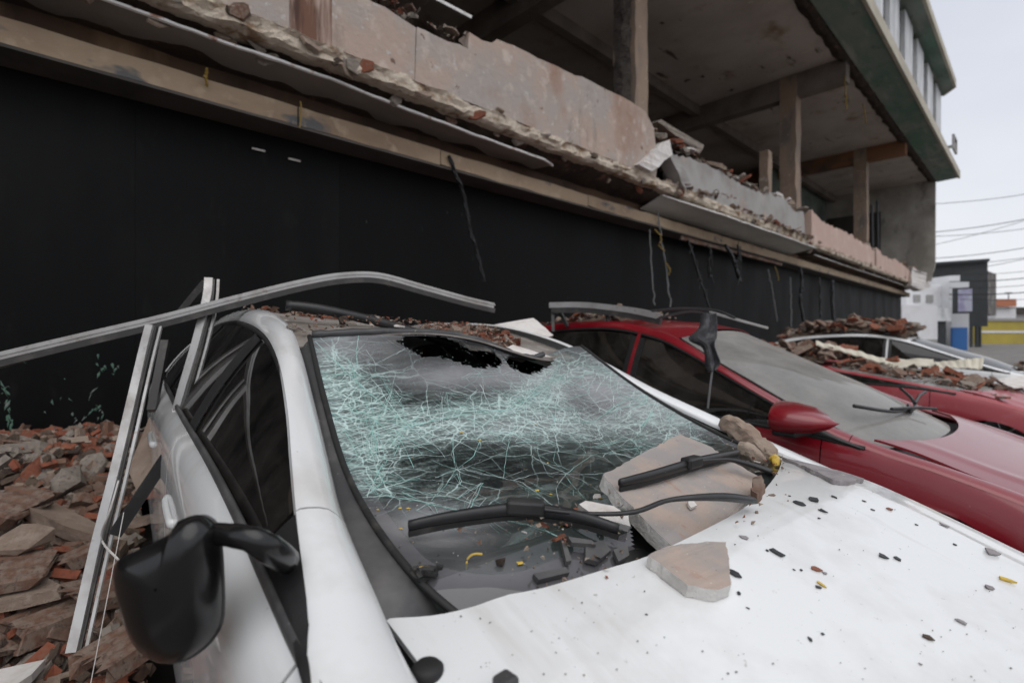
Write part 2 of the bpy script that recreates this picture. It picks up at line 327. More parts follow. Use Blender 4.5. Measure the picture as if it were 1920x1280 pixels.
sheet('hanging_soffit_sheet', [(6.9, 3.93, 3.50), (8.2, 3.70, 3.42), (9.6, 3.70, 3.43), (11.4, 3.70, 3.45), (13.5, 3.70, 3.46)], 4.3, m_sheet2, seed=4, zin=3.36)
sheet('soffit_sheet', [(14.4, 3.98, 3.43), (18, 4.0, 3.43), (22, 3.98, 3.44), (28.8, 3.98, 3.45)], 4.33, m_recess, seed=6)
# slab: dark rough core and pale broken edge
N = 330; xs = lin(-7, XE + .3, N); rows = []
for zz, yy in ((3.44, 4.34), (3.47, 4.12), (3.50, 4.02), (3.535, 3.97), (3.56, 3.93)):
    rows.append([(x, yy + .05 * nse(x * 2.2, zz * 9) + .03 * nse(x * 8, zz * 20), zz + .02 * nse(x * 3, zz * 7)) for x in xs])
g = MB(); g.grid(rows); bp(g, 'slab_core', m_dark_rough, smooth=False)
segs = [(-7, 6.8), (6.8, 13.5), (13.52, XE + .15)]
for i, (a, b) in enumerate(segs):
    n = max(10, int((b - a) / .045)); xs = lin(a, b, n); rows = []
    prof = [(3.545, 4.02), (3.535, 3.86), (3.555, 3.82), (3.59, 3.815), (3.625, 3.81), (3.66, 3.80), (3.675, 3.84)]
    for j, (zz, yy) in enumerate(prof):
        am = .028 if j not in (0, 6) else .01
        rows.append([(x, yy - am * (nse(x * 5, j * 1.9, 0) + .7 * nse(x * 15, j * 2.7) + .5 * max(0, nse(x * 1.1, j * .5, 8))), zz + (.022 if j < 4 else .034) * nse(x * 4, j * .6, 3) + .012 * nse(x * 17, j)) for x in xs])
    g = MB(); g.grid(rows); bp(g, 'slab_edge', m_slab)
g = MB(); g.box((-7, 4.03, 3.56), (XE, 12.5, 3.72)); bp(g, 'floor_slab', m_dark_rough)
# parapet sections: (outline, material)
def parapet(name, base, top, y0, mat, th=.16, seed=0, tilt=0, ta=.02):
    lo = jag(base, .15, .012, seed); hi = jag(top, .07, ta, seed + 3)
    pts = [Vector((p.x, y0 + (p.z - base[0][2]) * tilt, p.z)) for p in lo + hi]
    g = MB(); g.prism(pts, (0, th, 0)); return bp(g, name, mat)
ZB = 3.655
def zt(px, py, y=3.8): p = at(px, py, y=y); return (p.x, y, p.z)
parapet('parapet_section', [(-7, 3.8, ZB), (1.42, 3.8, ZB)], [(1.42, 3.8, 4.46), (-2, 3.8, 4.5), (-7, 3.8, 4.5)], 3.80, m_pink, seed=2)
parapet('stained_parapet_section', [(1.423, 3.8, ZB), (1.74, 3.8, ZB)], [(1.74, 3.8, 4.45), (1.423, 3.8, 4.46)], 3.801, m_pink_stain, seed=3, ta=.01)
parapet('parapet_section', [(1.743, 3.8, ZB), (2.49, 3.8, ZB)], [zt(780, 50), (2.2, 3.8, 4.16), zt(700, 8), (1.85, 3.8, 4.2), (1.743, 3.8, 4.30)], 3.803, m_pink, seed=5)
parapet('parapet_section', [(2.493, 3.8, ZB), (6.50, 3.8, ZB)],
        [zt(1232, 315), zt(1231, 290), zt(1226, 240), zt(1210, 208), zt(1165, 180), zt(1130, 164), zt(1092, 144), zt(1078, 142), zt(1000, 104), zt(932, 73), zt(924, 80), zt(905, 76), zt(880, 62), zt(877, 92), zt(862, 84), zt(840, 80), zt(782, 51)], 3.80, m_pink, seed=8, ta=.012)
parapet('grey_parapet_section', [(7.1, 3.8, ZB), (13.3, 3.8, ZB)],
        [(13.3, 3.8, 4.30), zt(1500, 395), zt(1480, 372), zt(1440, 358), zt(1400, 345), zt(1365, 322), zt(1330, 305), zt(1300, 290), (7.3, 3.8, 4.12), (7.1, 3.8, 3.9)], 3.86, m_grey_pl, seed=11, tilt=.05, ta=.09)
parapet('salmon_parapet_section', [(13.55, 3.8, 3.60), (20.1, 3.8, ZB - .02)], [(20.1, 3.8, 4.16), (18.4, 3.8, 4.2), (16.6, 3.8, 4.28), (15.0, 3.8, 4.2), (13.9, 3.8, 4.33), (13.55, 3.8, 4.36)], 3.80, m_pinkfar, seed=14, ta=.10)
parapet('salmon_parapet_section', [(20.4, 3.8, 3.60), (25.6, 3.8, ZB - .05)], [(25.6, 3.8, 4.1), (23.6, 3.8, 4.22), (22.6, 3.8, 4.12), (20.9, 3.8, 4.2), (20.4, 3.8, 4.26)], 3.80, m_pinkfar, seed=17, ta=.10)
parapet('salmon_parapet_section', [(25.75, 3.8, 3.55), (28.7, 3.8, ZB - .1)], [(28.7, 3.8, 4.0), (27.4, 3.8, 4.2), (26.6, 3.8, 3.98), (25.75, 3.8, 4.12)], 3.81, m_pinkfar, seed=19, ta=.11)
# columns and beams
ZC = 8.15
def column(x, y, wx, wy, z0=3.7, rough=True, zt_=ZC - .02):
    n = 26; c = []
    for j in range(n):
        z = z0 + (zt_ - z0) * j / (n - 1)
        def q(a): return .03 * nse(x + a, z * 2.3, a * 5) + .015 * nse(x + a * 3, z * 8)
        c.append([(x - wx/2 + q(1), y - wy/2 + q(2), z), (x + wx/2 + q(3), y - wy/2 + .5 * q(4), z), (x + wx/2 + q(5), y + wy/2, z), (x - wx/2 + q(6), y + wy/2, z), ])
    c = [r + [r[0]] for r in c]
    g = MB(); g.grid(c); return bp(g, 'column', m_column)
for x in (-7.9, -.4, 7.1, 14.6, 22.2): column(x, 4.6, .36, .40)
for x in (7.1, 14.6): column(x, 9.2, .36, .36)
g = MB(); r_ = []
for j in range(40):     # rough broken face on the nearest column's near corner
    z = 3.7 + j * .11; r_.append([(6.9 - .05 - .04 * abs(nse(z * 3, 2)), 4.44 + .05 * nse(z * 5), z), (6.86 - .06 * abs(nse(z * 2.2, 8)) , 4.6 + .06 * nse(z * 4, 3), z), (6.91, 4.8, z)])
g.grid(r_); bp(g, 'spalled_concrete', m_column_rough)
column(12.6, 4.5, .22, .2, 3.7, zt_=5.7)
for x in (-.4, 7.1, 14.6): g = MB(); g.box((x - .16, 3.3, 7.58), (x + .16, 12.4, ZC + .01)); bp(g, 'ceiling_beam', m_beam)
g = MB(); g.box((22.04, 3.28, 7.66), (22.36, 12.4, ZC + .01)); bp(g, 'ceiling_beam', m_beam_or)
g = MB(); g.box((-7, 7.0, 7.86), (XE - .25, 7.2, ZC + .012)); bp(g, 'ceiling_beam', m_beam)
g = MB(); g.box((-7, 9.9, 7.80), (XE - .25, 10.1, ZC + .012)); bp(g, 'ceiling_beam', m_beam)
# ceiling slab with torn front strip
g = MB(); g.box((-7, 3.28, ZC), (XE - .01, 12.6, ZC + .25)); bp(g, 'ceiling_slab', m_ceil)
n = 420; xs = lin(-7, XE - .02, n)
rows = []
for j, (yy, zz) in enumerate(((3.50, ZC - .004), (3.44, ZC - .07), (3.34, ZC - .11), (3.26, ZC - .09), (3.22, ZC - .02))):
    rows.append([(x, yy + .06 * nse(x * 2.1, j * .4) + .02 * nse(x * 9, j), zz + .04 * nse(x * 3, j, 5) + .025 * nse(x * 10, j, 2)) for x in xs])
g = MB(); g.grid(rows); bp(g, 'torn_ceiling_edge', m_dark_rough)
# green eave with cream fascia, in cast lengths
xs = [-7, -2.5, 2, 6.5, 11, 15.5, 20, 24.5, XE + .12]
for i in range(len(xs) - 1):
    g = MB(); a, b = xs[i] + .006, xs[i+1] - .006
    g.add([(a, 3.22, ZC - .05), (b, 3.22, ZC - .05), (b, 2.52, ZC - .01), (a, 2.52, ZC - .01), (a, 3.22, ZC + .3), (b, 3.22, ZC + .3), (b, 2.52, ZC + .22), (a, 2.52, ZC + .22)],
          [(0,1,2,3),(7,6,5,4),(4,5,1,0),(5,6,2,1),(6,7,3,2),(7,4,0,3)])
    bp(g, 'eave_panel', m_green)
    g = MB(); g.box((a, 2.44, ZC - .05), (b, 2.518, ZC + .27)); bp(g, 'fascia', m_cream, bevel=.012)
# upper storey: pale louvre panels between brown windows, second eave
X3 = 26.0
g = MB(); g.box((-7, 2.86, ZC + .31), (X3 - .1, 3.3, ZC + 2.62)); bp(g, 'upper_wall', m_innerwall)
x = -6.6; k = 0
while x < X3 - 1.6:
    g = MB(); g.box((x, 2.70, ZC + .33), (x + 1.22, 2.855, ZC + 2.5)); o = bp(g, 'louvre_panel', m_louvre, bevel=.01)
    g = MB(); g.box((x + 1.28, 2.80, ZC + .35), (x + 1.98, 2.855, ZC + 2.45)); o = bp(g, 'window', m_brownwin)
    g = MB(); g.box((x + 1.34, 2.785, ZC + 1.3), (x + 1.92, 2.798, ZC + 2.38)); bp(g, 'pane', MAT('upper_pane', (.05, .055, .06), .1) if k == 0 else bpy.data.materials['upper_pane'], parent=o)
    x += 2.06; k += 1
g = MB(); g.prism([(-7, 2.34, ZC + 2.6), (X3 - .5, 2.34, ZC + 2.6), (X3 + .05, 2.75, ZC + 2.6), (X3 + .05, 6, ZC + 2.6), (-7, 6, ZC + 2.6)], (0, 0, .2)); bp(g, 'upper_eave', m_green)
g = MB(); g.box((-7, 2.25, ZC + 2.58), (X3 - .52, 2.335, ZC + 2.86)); bp(g, 'upper_fascia', m_cream, bevel=.012)
g = MB(); g.bar((X3 - .52, 2.29, ZC + 2.72), (X3 + .06, 2.70, ZC + 2.72), .08, .28); bp(g, 'upper_fascia', m_cream)
g = MB(); g.box((-7, 2.55, ZC + 2.87), (X3 - .8, 2.75, ZC + 3.5)); bp(g, 'roof_parapet', m_cream)
gx = 26.0
g = MB(); g.box((gx, 2.35, ZC + .95), (gx + 1.0, 2.43, ZC + 1.0)); g.box((gx, 2.35, ZC + .45), (gx + 1.0, 2.43, ZC + .50)); g.box((gx + .95, 2.352, ZC + .5), (gx + 1.0, 2.428, ZC + .95)); g.box((gx - .0, 2.352, ZC + .5), (gx + .05, 2.428, ZC + .95)); g.box((gx + .4, 2.43, ZC + .6), (gx + .5, 2.9, ZC + .7)); bp(g, 'metal_bracket', m_alu)
# end wall and back of the open storey
ew = jag([(XE - .2, 3.4, 3.75), (XE - .2, 3.25, 4.6)], .1, .06, 4, 1) + [Vector((XE - .2, 3.24, ZC - .002)), Vector((XE - .2, 12.39, ZC - .002)), Vector((XE - .2, 12.39, 3.722))]
g = MB(); g.prism(ew, (.22, 0, 0)); bp(g, 'end_wall', m_innerwall)
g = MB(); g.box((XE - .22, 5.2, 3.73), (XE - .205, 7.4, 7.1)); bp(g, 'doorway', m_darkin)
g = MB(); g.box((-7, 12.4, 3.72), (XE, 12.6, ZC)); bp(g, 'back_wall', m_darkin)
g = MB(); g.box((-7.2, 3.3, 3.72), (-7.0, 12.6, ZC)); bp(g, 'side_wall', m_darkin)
g = MB(); g.box((21.2, 7.4, 3.73), (28.7, 7.55, ZC - .003)); bp(g, 'partition', MAT('greenish_partition', (.16, .19, .165), .9, layers=[((.07, .085, .075), .9, .4, .65)]))
for i, (x, z) in enumerate(((24.6, 6.6), (25.6, 6.95))): g = MB(); g.tube([(x, 4.7, 3.74), (x + .05, 4.75, z)], .05, 6); bp(g, 'pipe', m_trim)
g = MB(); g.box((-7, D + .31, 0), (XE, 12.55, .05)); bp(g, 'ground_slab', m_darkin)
g = MB(); g.box((XE - .05, D + .02, 0), (XE + .1, 12.5, 3.56)); bp(g, 'side_wall', m_innerwall)

# ------------------------------------------------------------------ cars
# car frame: x to the right of the picture, y towards the rear of the car, z up
def mir(p): return Vector((-p[0], p[1], p[2]))
HERO = dict(
    belt=[(.832, -.215, 1.052), (.838, -.12, 1.068), (.84, .05, 1.092), (.84, .28, 1.12), (.84, .63, 1.145), (.84, 1.2, 1.165), (.838, 1.7, 1.185), (.84, 2.2, 1.24), (.78, 2.75, 1.25), (.66, 3.02, 1.25)],
    out=[(.70, -1.05, .72), (.80, -.80, .86), (.845, -.52, .965), (.838, -.205, 1.066), (.812, -.09, 1.102), (.785, .06, 1.160), (.75, .231, 1.228), (.71, .425, 1.298), (.67, .681, 1.38), (.64, 1.013, 1.455), (.62, 1.484, 1.502), (.61, 2.0, 1.51), (.62, 2.45, 1.475), (.67, 2.75, 1.38), (.72, 3.0, 1.25)],
    inn=[(.60, -1.08, .735), (.685, -.80, .865), (.715, -.52, .955), (.73, -.21, 1.041), (.72, -.064, 1.084), (.70, .125, 1.136), (.67, .291, 1.191), (.63, .516, 1.276), (.60, .741, 1.39), (.57, 1.005, 1.476), (.55, 1.404, 1.538), (.53, 2.0, 1.555), (.53, 2.5, 1.52), (.56, 2.85, 1.42), (.62, 3.06, 1.26)],
    seam=.09, hood=[(-.705, -.07), (-.636, -.120), (-.52, -.16), (-.377, -.19), (-.243, -.205), (.05, -.19), (.34, -.12), (.60, -.02), (.70, .04)],
    hz=[(-1.15, .66), (-1.05, .76), (-.8, .895), (-.5, .985), (-.25, 1.062), (-.1, 1.085), (.06, 1.09)],
    ws_edge=[(.585, -.185, 1.005), (.650, -.02, 1.078), (.645, .25, 1.155), (.605, .53, 1.28), (.565, .80, 1.44)],
    ws_mid=[(0, -.27, 1.04), (0, -.07, 1.12), (0, .14, 1.215), (0, .42, 1.335), (0, .76, 1.455)],
    roofz=1.51, wide=.895, rd=.045, hero=1, nose=-1.15, tail=3.1, sill=.28, doors=(-.13, 1.06, 1.98), axle=(-.42, 2.35), wr=.31)
RED = dict(
    belt=[(.86, -.42, .88), (.865, -.2, .905), (.87, .1, .93), (.872, .46, .95), (.872, .955, .975), (.865, 1.6, 1.0), (.85, 2.2, 1.04), (.79, 2.75, 1.10), (.66, 3.0, 1.12)],
    out=[(.72, -1.25, .58), (.81, -1.0, .72), (.855, -.7, .82), (.86, -.42, .885), (.845, -.15, .985), (.82, .05, 1.075), (.785, .25, 1.165), (.74, .45, 1.255), (.70, .65, 1.345), (.665, .9, 1.435), (.645, 1.3, 1.50), (.63, 1.8, 1.49), (.635, 2.3, 1.43), (.68, 2.7, 1.31), (.72, 2.98, 1.13)],
    inn=[(.62, -1.29, .59), (.70, -1.0, .735), (.745, -.7, .83), (.765, -.42, .90), (.75, -.15, .985), (.725, .05, 1.075), (.69, .25, 1.17), (.65, .45, 1.265), (.61, .65, 1.37), (.58, .9, 1.47), (.565, 1.3, 1.545), (.555, 1.8, 1.54), (.555, 2.3, 1.485), (.59, 2.7, 1.38), (.64, 3.02, 1.14)],
    seam=-.34, hood=[(-.745, -.42), (-.62, -.52), (-.45, -.585), (-.22, -.625), (0, -.635), (.22, -.625), (.45, -.585), (.62, -.52), (.745, -.42)],
    hz=[(-1.42, .52), (-1.3, .62), (-1.05, .742), (-.8, .832), (-.6, .902), (-.45, .938), (-.35, .95)],
    ws_edge=[(.75, -.42, .865), (.725, -.02, 1.045), (.69, .21, 1.155), (.65, .44, 1.262), (.60, .74, 1.415)],
    ws_mid=[(0, -.60, .875), (0, -.22, 1.08), (0, .06, 1.20), (0, .34, 1.325), (0, .68, 1.47)],
    roofz=1.575, wide=.905, nose=-1.38, tail=3.05, sill=.24, doors=(-.22, 1.02, 1.95), axle=(-.62, 2.1), wr=.30)

def ws_point(sp, a, v, flat=False):
    e = spline(sp['ws_edge'], 33); m = spline(sp['ws_mid'], 33)
    i = max(0, min(31.999, v * 32)); k = int(i); t = i - k
    E_ = e[k].lerp(e[k+1], t); M_ = m[k].lerp(m[k+1], t); q = abs(a) ** 2.1
    return Vector((a * E_.x, M_.y + (E_.y - M_.y) * q, M_.z + (E_.z - M_.z) * q - sp.get('rd', 0) * max(0, a) ** 1.5))
def build_car(sp, T, paint, glass, wsmat, wsfun=None, detail=True, roofmat=None, hero=False):
    P = {}
    belt = byb(sp['belt']); out = byb(sp['out']); inn = byb(sp['inn'])
    W = sp['wide']; b0, b1 = sp['nose'], sp['tail']; dr = sp['doors']
    def taper(b):
        f = 1.0
        if b < -.35: f -= .16 * ((-.35 - b) / (-.35 - b0)) ** 2.2
        if b > 2.2: f -= .13 * ((b - 2.2) / (b1 - 2.2)) ** 2
        return f
    tipb = sp['out'][3][1]
    belt0, out0, inn0 = belt, out, inn
    def low(f, d): return lambda b: f(b) - Vector((0, 0, d))
    def topedge(b): return out(b) if b < tipb else belt(b)
    def zlow(b):
        z = sp['sill']
        for ax in sp['axle']:
            d = abs(b - ax); r = sp['wr'] + .07
            if d < r: z = max(z, sp['wr'] + math.sqrt(r*r - d*d))
        return z
    def side(name, ba, bb, sgn, mat=paint):
        n = max(6, int((bb - ba) / .05)); rows = []
        for b in lin(ba, bb, n):
            tp = topedge(b); f = taper(b); zl = min(zlow(b), tp.z - .1)
            pts = [tp, (max(tp.x + .012, W * f - .018), b, tp.z - .045), (W * f, b, tp.z - .13), (W * f + .004, b, .72 if tp.z > .9 else tp.z - .2), (W * f - .012, b, .5), (W * f - .05, b, sp['sill'])]
            pts = spline(pts, 15); pts = [p if p.z >= zl else Vector((p.x, p.y, zl)) for p in pts]
            rows.append([Vector((p.x * sgn, p.y, p.z)) for p in pts])
        g = MB(); g.grid(rows); return g.build(name, mat, T, smooth=True, solid=.004)
    for sgn in (-1, 1):
        if hero and sgn == 1: belt, out, inn = low(belt0, .11), low(out0, .11), low(inn0, .047)
        side('fender', b0 + .02, dr[0] - .003, sgn); d1 = side('front_door', dr[0] + .003, dr[1] - .003, sgn)
        d2 = side('rear_door', dr[1] + .003, dr[2] - .003, sgn); side('rear_quarter', dr[2] + .003, b1 - .03, sgn)
        if sgn == -1: P['door'] = d1
        for d, bh in ((d1, dr[1] - .16), (d2, dr[2] - .16)):
            zh = belt(bh).z - .19; g = MB()
            pts = spline([(sgn * (W - .005), bh - .10, zh), (sgn * (W + .008), bh - .085, zh + .002), (sgn * (W + .008), bh + .085, zh + .012), (sgn * (W - .005), bh + .10, zh + .012)], 12)
            g.tube(pts, .009, 8, flat=1.5); g.build('handle', paint, d, smooth=True)
        # ribbon: fender top / A pillar / roof side
        def ribbon(name, ba, bb, n):
            rows = []
            for b in lin(ba, bb, n):
                o = out(b); i = inn(b); mid = (o + i) / 2; d = (i - o); nrm = Vector((d.z, 0, -d.x)); nrm = -nrm if nrm.z < 0 else nrm
                nrm = nrm.normalized() if nrm.length > 0 else UP
                k1 = .016
                rows.append([Vector((p.x * sgn, p.y, p.z)) for p in spline([o - nrm * .014, o + nrm * .0005, mid + nrm * k1, i + nrm * .002, i + d * .05 - nrm * .014], 13)])
            g = MB(); g.grid(rows); return g.build(name, paint, T, smooth=True, solid=.003)
        ribbon('fender_top', b0 + .1, sp['seam'] - .0018, 30); ribbon('pillar', sp['seam'] + .0018, b1 - .08, 70)
        # side windows between belt and roof ribbon
        def win(name, ba, bb, mat, inset=.012, th=.004, lo=0.0, hi=.93, n=22):
            rows = []
            for b in lin(ba, bb, n):
                l = belt(b); u = out(b); r = []
                for f in lin(lo, hi, 7):
                    p = l.lerp(u, f); p.x += .016 * math.sin(math.pi * f) - inset; r.append(Vector((p.x * sgn, p.y, p.z)))
                rows.append(r)
            g = MB(); g.grid(rows); return g.build(name, mat, T, smooth=True, solid=th)
        q0 = dr[0] + (.24 if hero else .10)
        win('sail_panel', tipb + .015, q0 - .02, m_trim, .004)
        win('side_window', q0 + .0, dr[1] - .05, glass, .014); win('door_post', dr[1] - .055, dr[1] + .055, m_trim, .004)
        if not hero: win('door_post', dr[1] - .014, dr[1] + .014, paint, .001, hi=.99, n=5)
        win('side_window', dr[1] + .055, dr[2] - .04, glass, .014); win('rear_pillar', dr[2] - .045, dr[2] + .13, m_trim, .003)
        win('quarter_window', dr[2] + .13, 2.55, glass, .014); win('rear_pillar', 2.55, 2.98, paint, .002, n=8)
        def strip(name, fn, ba, bb, r, mat, dz=0, dx=0, fl=1.6):
            g = MB(); pts = []
            for b in lin(ba, bb, 40): p = fn(b); pts.append(Vector(((p.x + dx) * sgn, p.y, p.z + dz)))
            g.tube(pts, r, 6, flat=fl); return g.build(name, mat, T, smooth=True)
        strip('belt_seal', belt, tipb + .012, dr[2], .0075, m_trim_grey if hero else m_rubber, .004, -.002)
        strip('window_seal', out, tipb + .03, 2.5, .007, m_rubber, -.017, .001, 1.4)
        # headlamp, tail lamp
        for nm, bb, zz, mt, sy in (('headlight', b0 + .16, sp['hz'][1][1] - .07, m_lamp, 1), ('tail_light', b1 - .07, 1.0, m_tail, -1)):
            g = MB(); rows = []
            for u in lin(0, 1, 8):
                rr = []
                for v in lin(0, 1, 8):
                    xx = W * (.55 + .36 * u); yy = bb + sy * (.20 * u * u) - .07 * sy * math.sin(math.pi * v) * (1 - .4 * u); rr.append((xx * sgn, yy, zz - .08 + .15 * v - .02 * u * sy))
                rows.append(rr)
            g.grid(rows); g.build(nm, mt, T, smooth=True, solid=.02)
    belt, out = belt0, out0; inn_r = inn; inn = inn0
    # hood
    hc = spline([(s, b, 0) for s, b in sp['hood']], 41); hz = byb([(0, b, z) for b, z in sp['hz']]); hw0 = sp['hood'][0][0]
    if hero: hcn = hc
    rows = []
    for f in lin(0, 1, 46):
        r = []
        for p in hc:
            k = p.x / abs(hw0); bend = b0 + .06 + .10 * k * k; b = p.y + (bend - p.y) * f
            wf = 1 - .14 * max(0, (f - .35) / .65) ** 1.6
            z = hz(b).z - (.043 if hero else .024) * abs(k) ** 2.8
            z += .010 * math.exp(-((abs(k) - .78 + .12 * f) / .05) ** 2) * (.5 + f)
            if hero: z += .004 * nse(p.x * 4, b * 4, 2)
            r.append((p.x * wf, b, z))
        rows.append(r)
    g = MB(); g.grid(rows); P['hood'] = g.build('hood', paint, T, smooth=True, solid=.012); P['hoodmb'] = g
    # bumper, grille, plate
    def ring(z, dy, wf): return [(W * wf * math.sin(a), b0 + dy + .26 * (1 - math.cos(a)) * 1.0, z) for a in lin(-1.35, 1.35, 25)]
    zf = sp['hz'][0][1]
    g = MB(); g.grid([ring(zf + .06, .09, .86), ring(zf, .03, .9), ring(zf - .15, -.02, .94), ring(.38, -.03, .95), ring(.24, .03, .93)]); g.build('front_bumper', paint, T, smooth=True, solid=.01)
    g = MB(); g.box((-.33, b0 - .035, .40), (.33, b0 + .0, .52)); g.build('grille', m_trim, T, bevel=.01)
    g = MB()
    def rring(z, dy, wf): return [(W * wf * math.sin(a), b1 - dy - .22 * (1 - math.cos(a)), z) for a in lin(-1.35, 1.35, 25)]
    g.grid([rring(1.12, .04, .82), rring(.9, .0, .9), rring(.75, -.03, .94), rring(.4, -.04, .94), rring(.26, .02, .92)]); g.build('rear_body', paint, T, smooth=True, solid=.01)
    # roof
    rows = []
    ra = sp['ws_mid'][-1]
    for b in lin(sp['ws_edge'][-1][1] + .0, sp['inn'][-2][1], 34):
        i = inn(b); r = []
        rt_ = spline([(0, ra[1], ra[2] + .008), (0, ra[1] + .35, sp['roofz'] - .03), (0, 1.6, sp['roofz']), (0, 2.3, sp['roofz'] - .03), (0, sp['inn'][-2][1], sp['inn'][-2][2] + .05)], 60)
        zc = byb(rt_)
        for a in lin(-1, 1, 31):
            q = abs(a) ** 2.4; bb = b - (.05 * (1 - q) if b < 1 else 0)
            z = zc(b).z * (1 - q) + (i.z - .004) * q
            if hero: z -= .085 * math.exp(-((a - .5) / .55) ** 2 - ((b - .85) / .6) ** 2) + .047 * max(0, a) ** 1.5
            r.append((a * i.x, bb, z))
        rows.append(r)
    g = MB(); g.grid(rows); P['roof'] = g.build('roof', roofmat or paint, T, smooth=True, solid=.006); P['roofmb'] = g
    # rear glass
    i0 = inn(sp['inn'][-2][1]); i1 = inn(sp['inn'][-1][1]); rows = []
    for f in lin(0, 1, 8):
        e = i0.lerp(i1, f); r = []
        for a in lin(-1, 1, 15): q = abs(a) ** 2.2; r.append((a * e.x, e.y + .06 * (1 - q), e.z + (.04 * (1 - f)) * (1 - q)))
        rows.append(r)
    g = MB(); g.grid(rows); g.build('rear_window', g_back, T, smooth=True, solid=.004)
    # windscreen
    NU, NV = (150, 100) if hero else (30, 20)
    rows = []
    for v in lin(0, 1, NV):
        rows.append([ws_point(sp, a, v) + (wsfun(a, v) if wsfun else Vector()) for a in lin(-1, 1, NU)])
    g = MB(); g.grid(rows); o = g.build('windscreen', wsmat, T, smooth=True, recalc=False); P['ws'] = o; P['wsmb'] = g
    uv = o.data.uv_layers.new(name='UVMap')
    for l in o.data.loops:
        vi = l.vertex_index; uv.data[l.index].uv = ((vi % NU) / (NU - 1), (vi // NU) / (NV - 1))
    # screen surround: black moulding on both sides and cowl under the glass
    for sgn in (-1, 1):
        rows = []
        for v in lin(0, 1, 40):
            e = ws_point(sp, sgn, v); e.x = abs(e.x); i = (inn_r if sgn == 1 else inn)(e.y); r = []
            for f in lin(0, 1, 6):
                p = Vector((i.x - .002, e.y, i.z - .02)).lerp(Vector((e.x - .012, e.y, e.z - .004)), f); p.z += .007 * math.sin(math.pi * f) - (.055 * max(0, min(1, (-.05 - e.y) / .07)) if hero else 0); r.append((p.x * sgn, p.y, p.z))
            rows.append(r)
        g = MB(); g.grid(rows); g.build('screen_moulding', m_trim_grey if hero else m_trim, T, smooth=True, solid=.004)
        g = MB(); g.tube([ws_point(sp, sgn * .994, v) + Vector((0, 0, .002)) for v in lin(0.02, 1, 40)], .007, 6); g.build('screen_seal', m_rubber, T, smooth=True)
    rows = []
    for f in lin(0, 1, 8):
        r = []
        for a in lin(-1, 1, 41):
            p = ws_point(sp, a * 1.04, .12); hb = [q for q in hc if q.x <= a * .72 + 1e-6]; h = hb[-1] if hb else hc[0]
            q = Vector((a * .75, h.y - .10, hz(h.y - .1).z - .075)); p = Vector((p.x, p.y, p.z - .035)); r.append(p.lerp(q, f) - Vector((0, 0, .02 * math.sin(math.pi * f))))
        rows.append(r)
    g = MB(); g.grid(rows); P['cowl'] = g.build('cowl', m_trim_grey, T, smooth=True, solid=.004)
    # interior
    g = MB(); rows = []
    bm_ = sp['ws_mid'][0]; zb = sp['belt'][2][2]
    for y, z in ((bm_[1] + .02, bm_[2] - .05), (bm_[1] + .2, bm_[2] - .03), (bm_[1] + .55, bm_[2] - .015), (bm_[1] + .68, bm_[2] - .06), (bm_[1] + .72, bm_[2] - .25), (bm_[1] + .6, bm_[2] - .5)):
        rows.append([(a * .72, y + .08 * a * a, z - .015 * a * a) for a in lin(-1, 1, 15)])
    g.grid(patch(rows, 20, 15)); g.build('dashboard', MAT('dusty_dashboard', (.05, .05, .052), .7, layers=[((.15, .145, .14), 4, .4, .7)]) if hero else m_inside, T, smooth=True, solid=.01)
    g = MB(); g.box((-.80, b0 + .55, .24), (.80, b1 - .25, .30)); g.build('floor_pan', m_inside, T)
    for sx in (-.37, .37):
        by = bm_[1] + 1.55
        g = MB(); g.grid(patch([[(sx - .24, by - .55, .55), (sx, by - .57, .57), (sx + .24, by - .55, .55)], [(sx - .25, by - .25, .56), (sx, by - .25, .54), (sx + .25, by - .25, .56)], [(sx - .25, by, .58), (sx, by + .03, .56), (sx + .25, by, .58)], [(sx - .25, by + .1, zb - .25), (sx, by + .14, zb - .25), (sx + .25, by + .1, zb - .25)], [(sx - .2, by + .2, zb + .0), (sx, by + .22, zb + .03), (sx + .2, by + .2, zb + .0)]], 20, 10))
        so_ = g.build('seat', m_inside, T, smooth=True, solid=.11)
        g = MB(); g.grid(patch([[(sx - .13, by + .19, zb + .02), (sx + .13, by + .19, zb + .02)], [(sx - .14, by + .2, zb + .12), (sx + .14, by + .2, zb + .12)], [(sx - .10, by + .22, zb + .2), (sx + .10, by + .22, zb + .2)]], 8, 6)); g.build('headrest', m_inside, so_, smooth=True, solid=.07)
    by = 2.25
    g = MB(); g.grid(patch([[(-.66, by - .45, .55), (0, by - .47, .56), (.66, by - .45, .55)], [(-.66, by, .56), (0, by, .55), (.66, by, .56)], [(-.62, by + .15, zb - .05), (0, by + .17, zb - .02), (.62, by + .15, zb - .05)]], 14, 10)); g.build('rear_seat', m_inside, T, smooth=True, solid=.1)
    g = MB(); c = Vector((-.37, bm_[1] + .80, zb - .12)); g.tube([c + Vector((.19 * math.cos(a), .09 * math.sin(a) * 1, .165 * math.sin(a))) for a in lin(0, 2 * math.pi, 30)], .016, 8); so_ = g.build('steering_wheel', m_rubber, T, smooth=True)
    g = MB(); g.tube([c + Vector((0, 0, 0)), c + Vector((0, -.25, -.08))], [.07, .05], 10); g.build('steering_hub', m_rubber, so_, smooth=True)
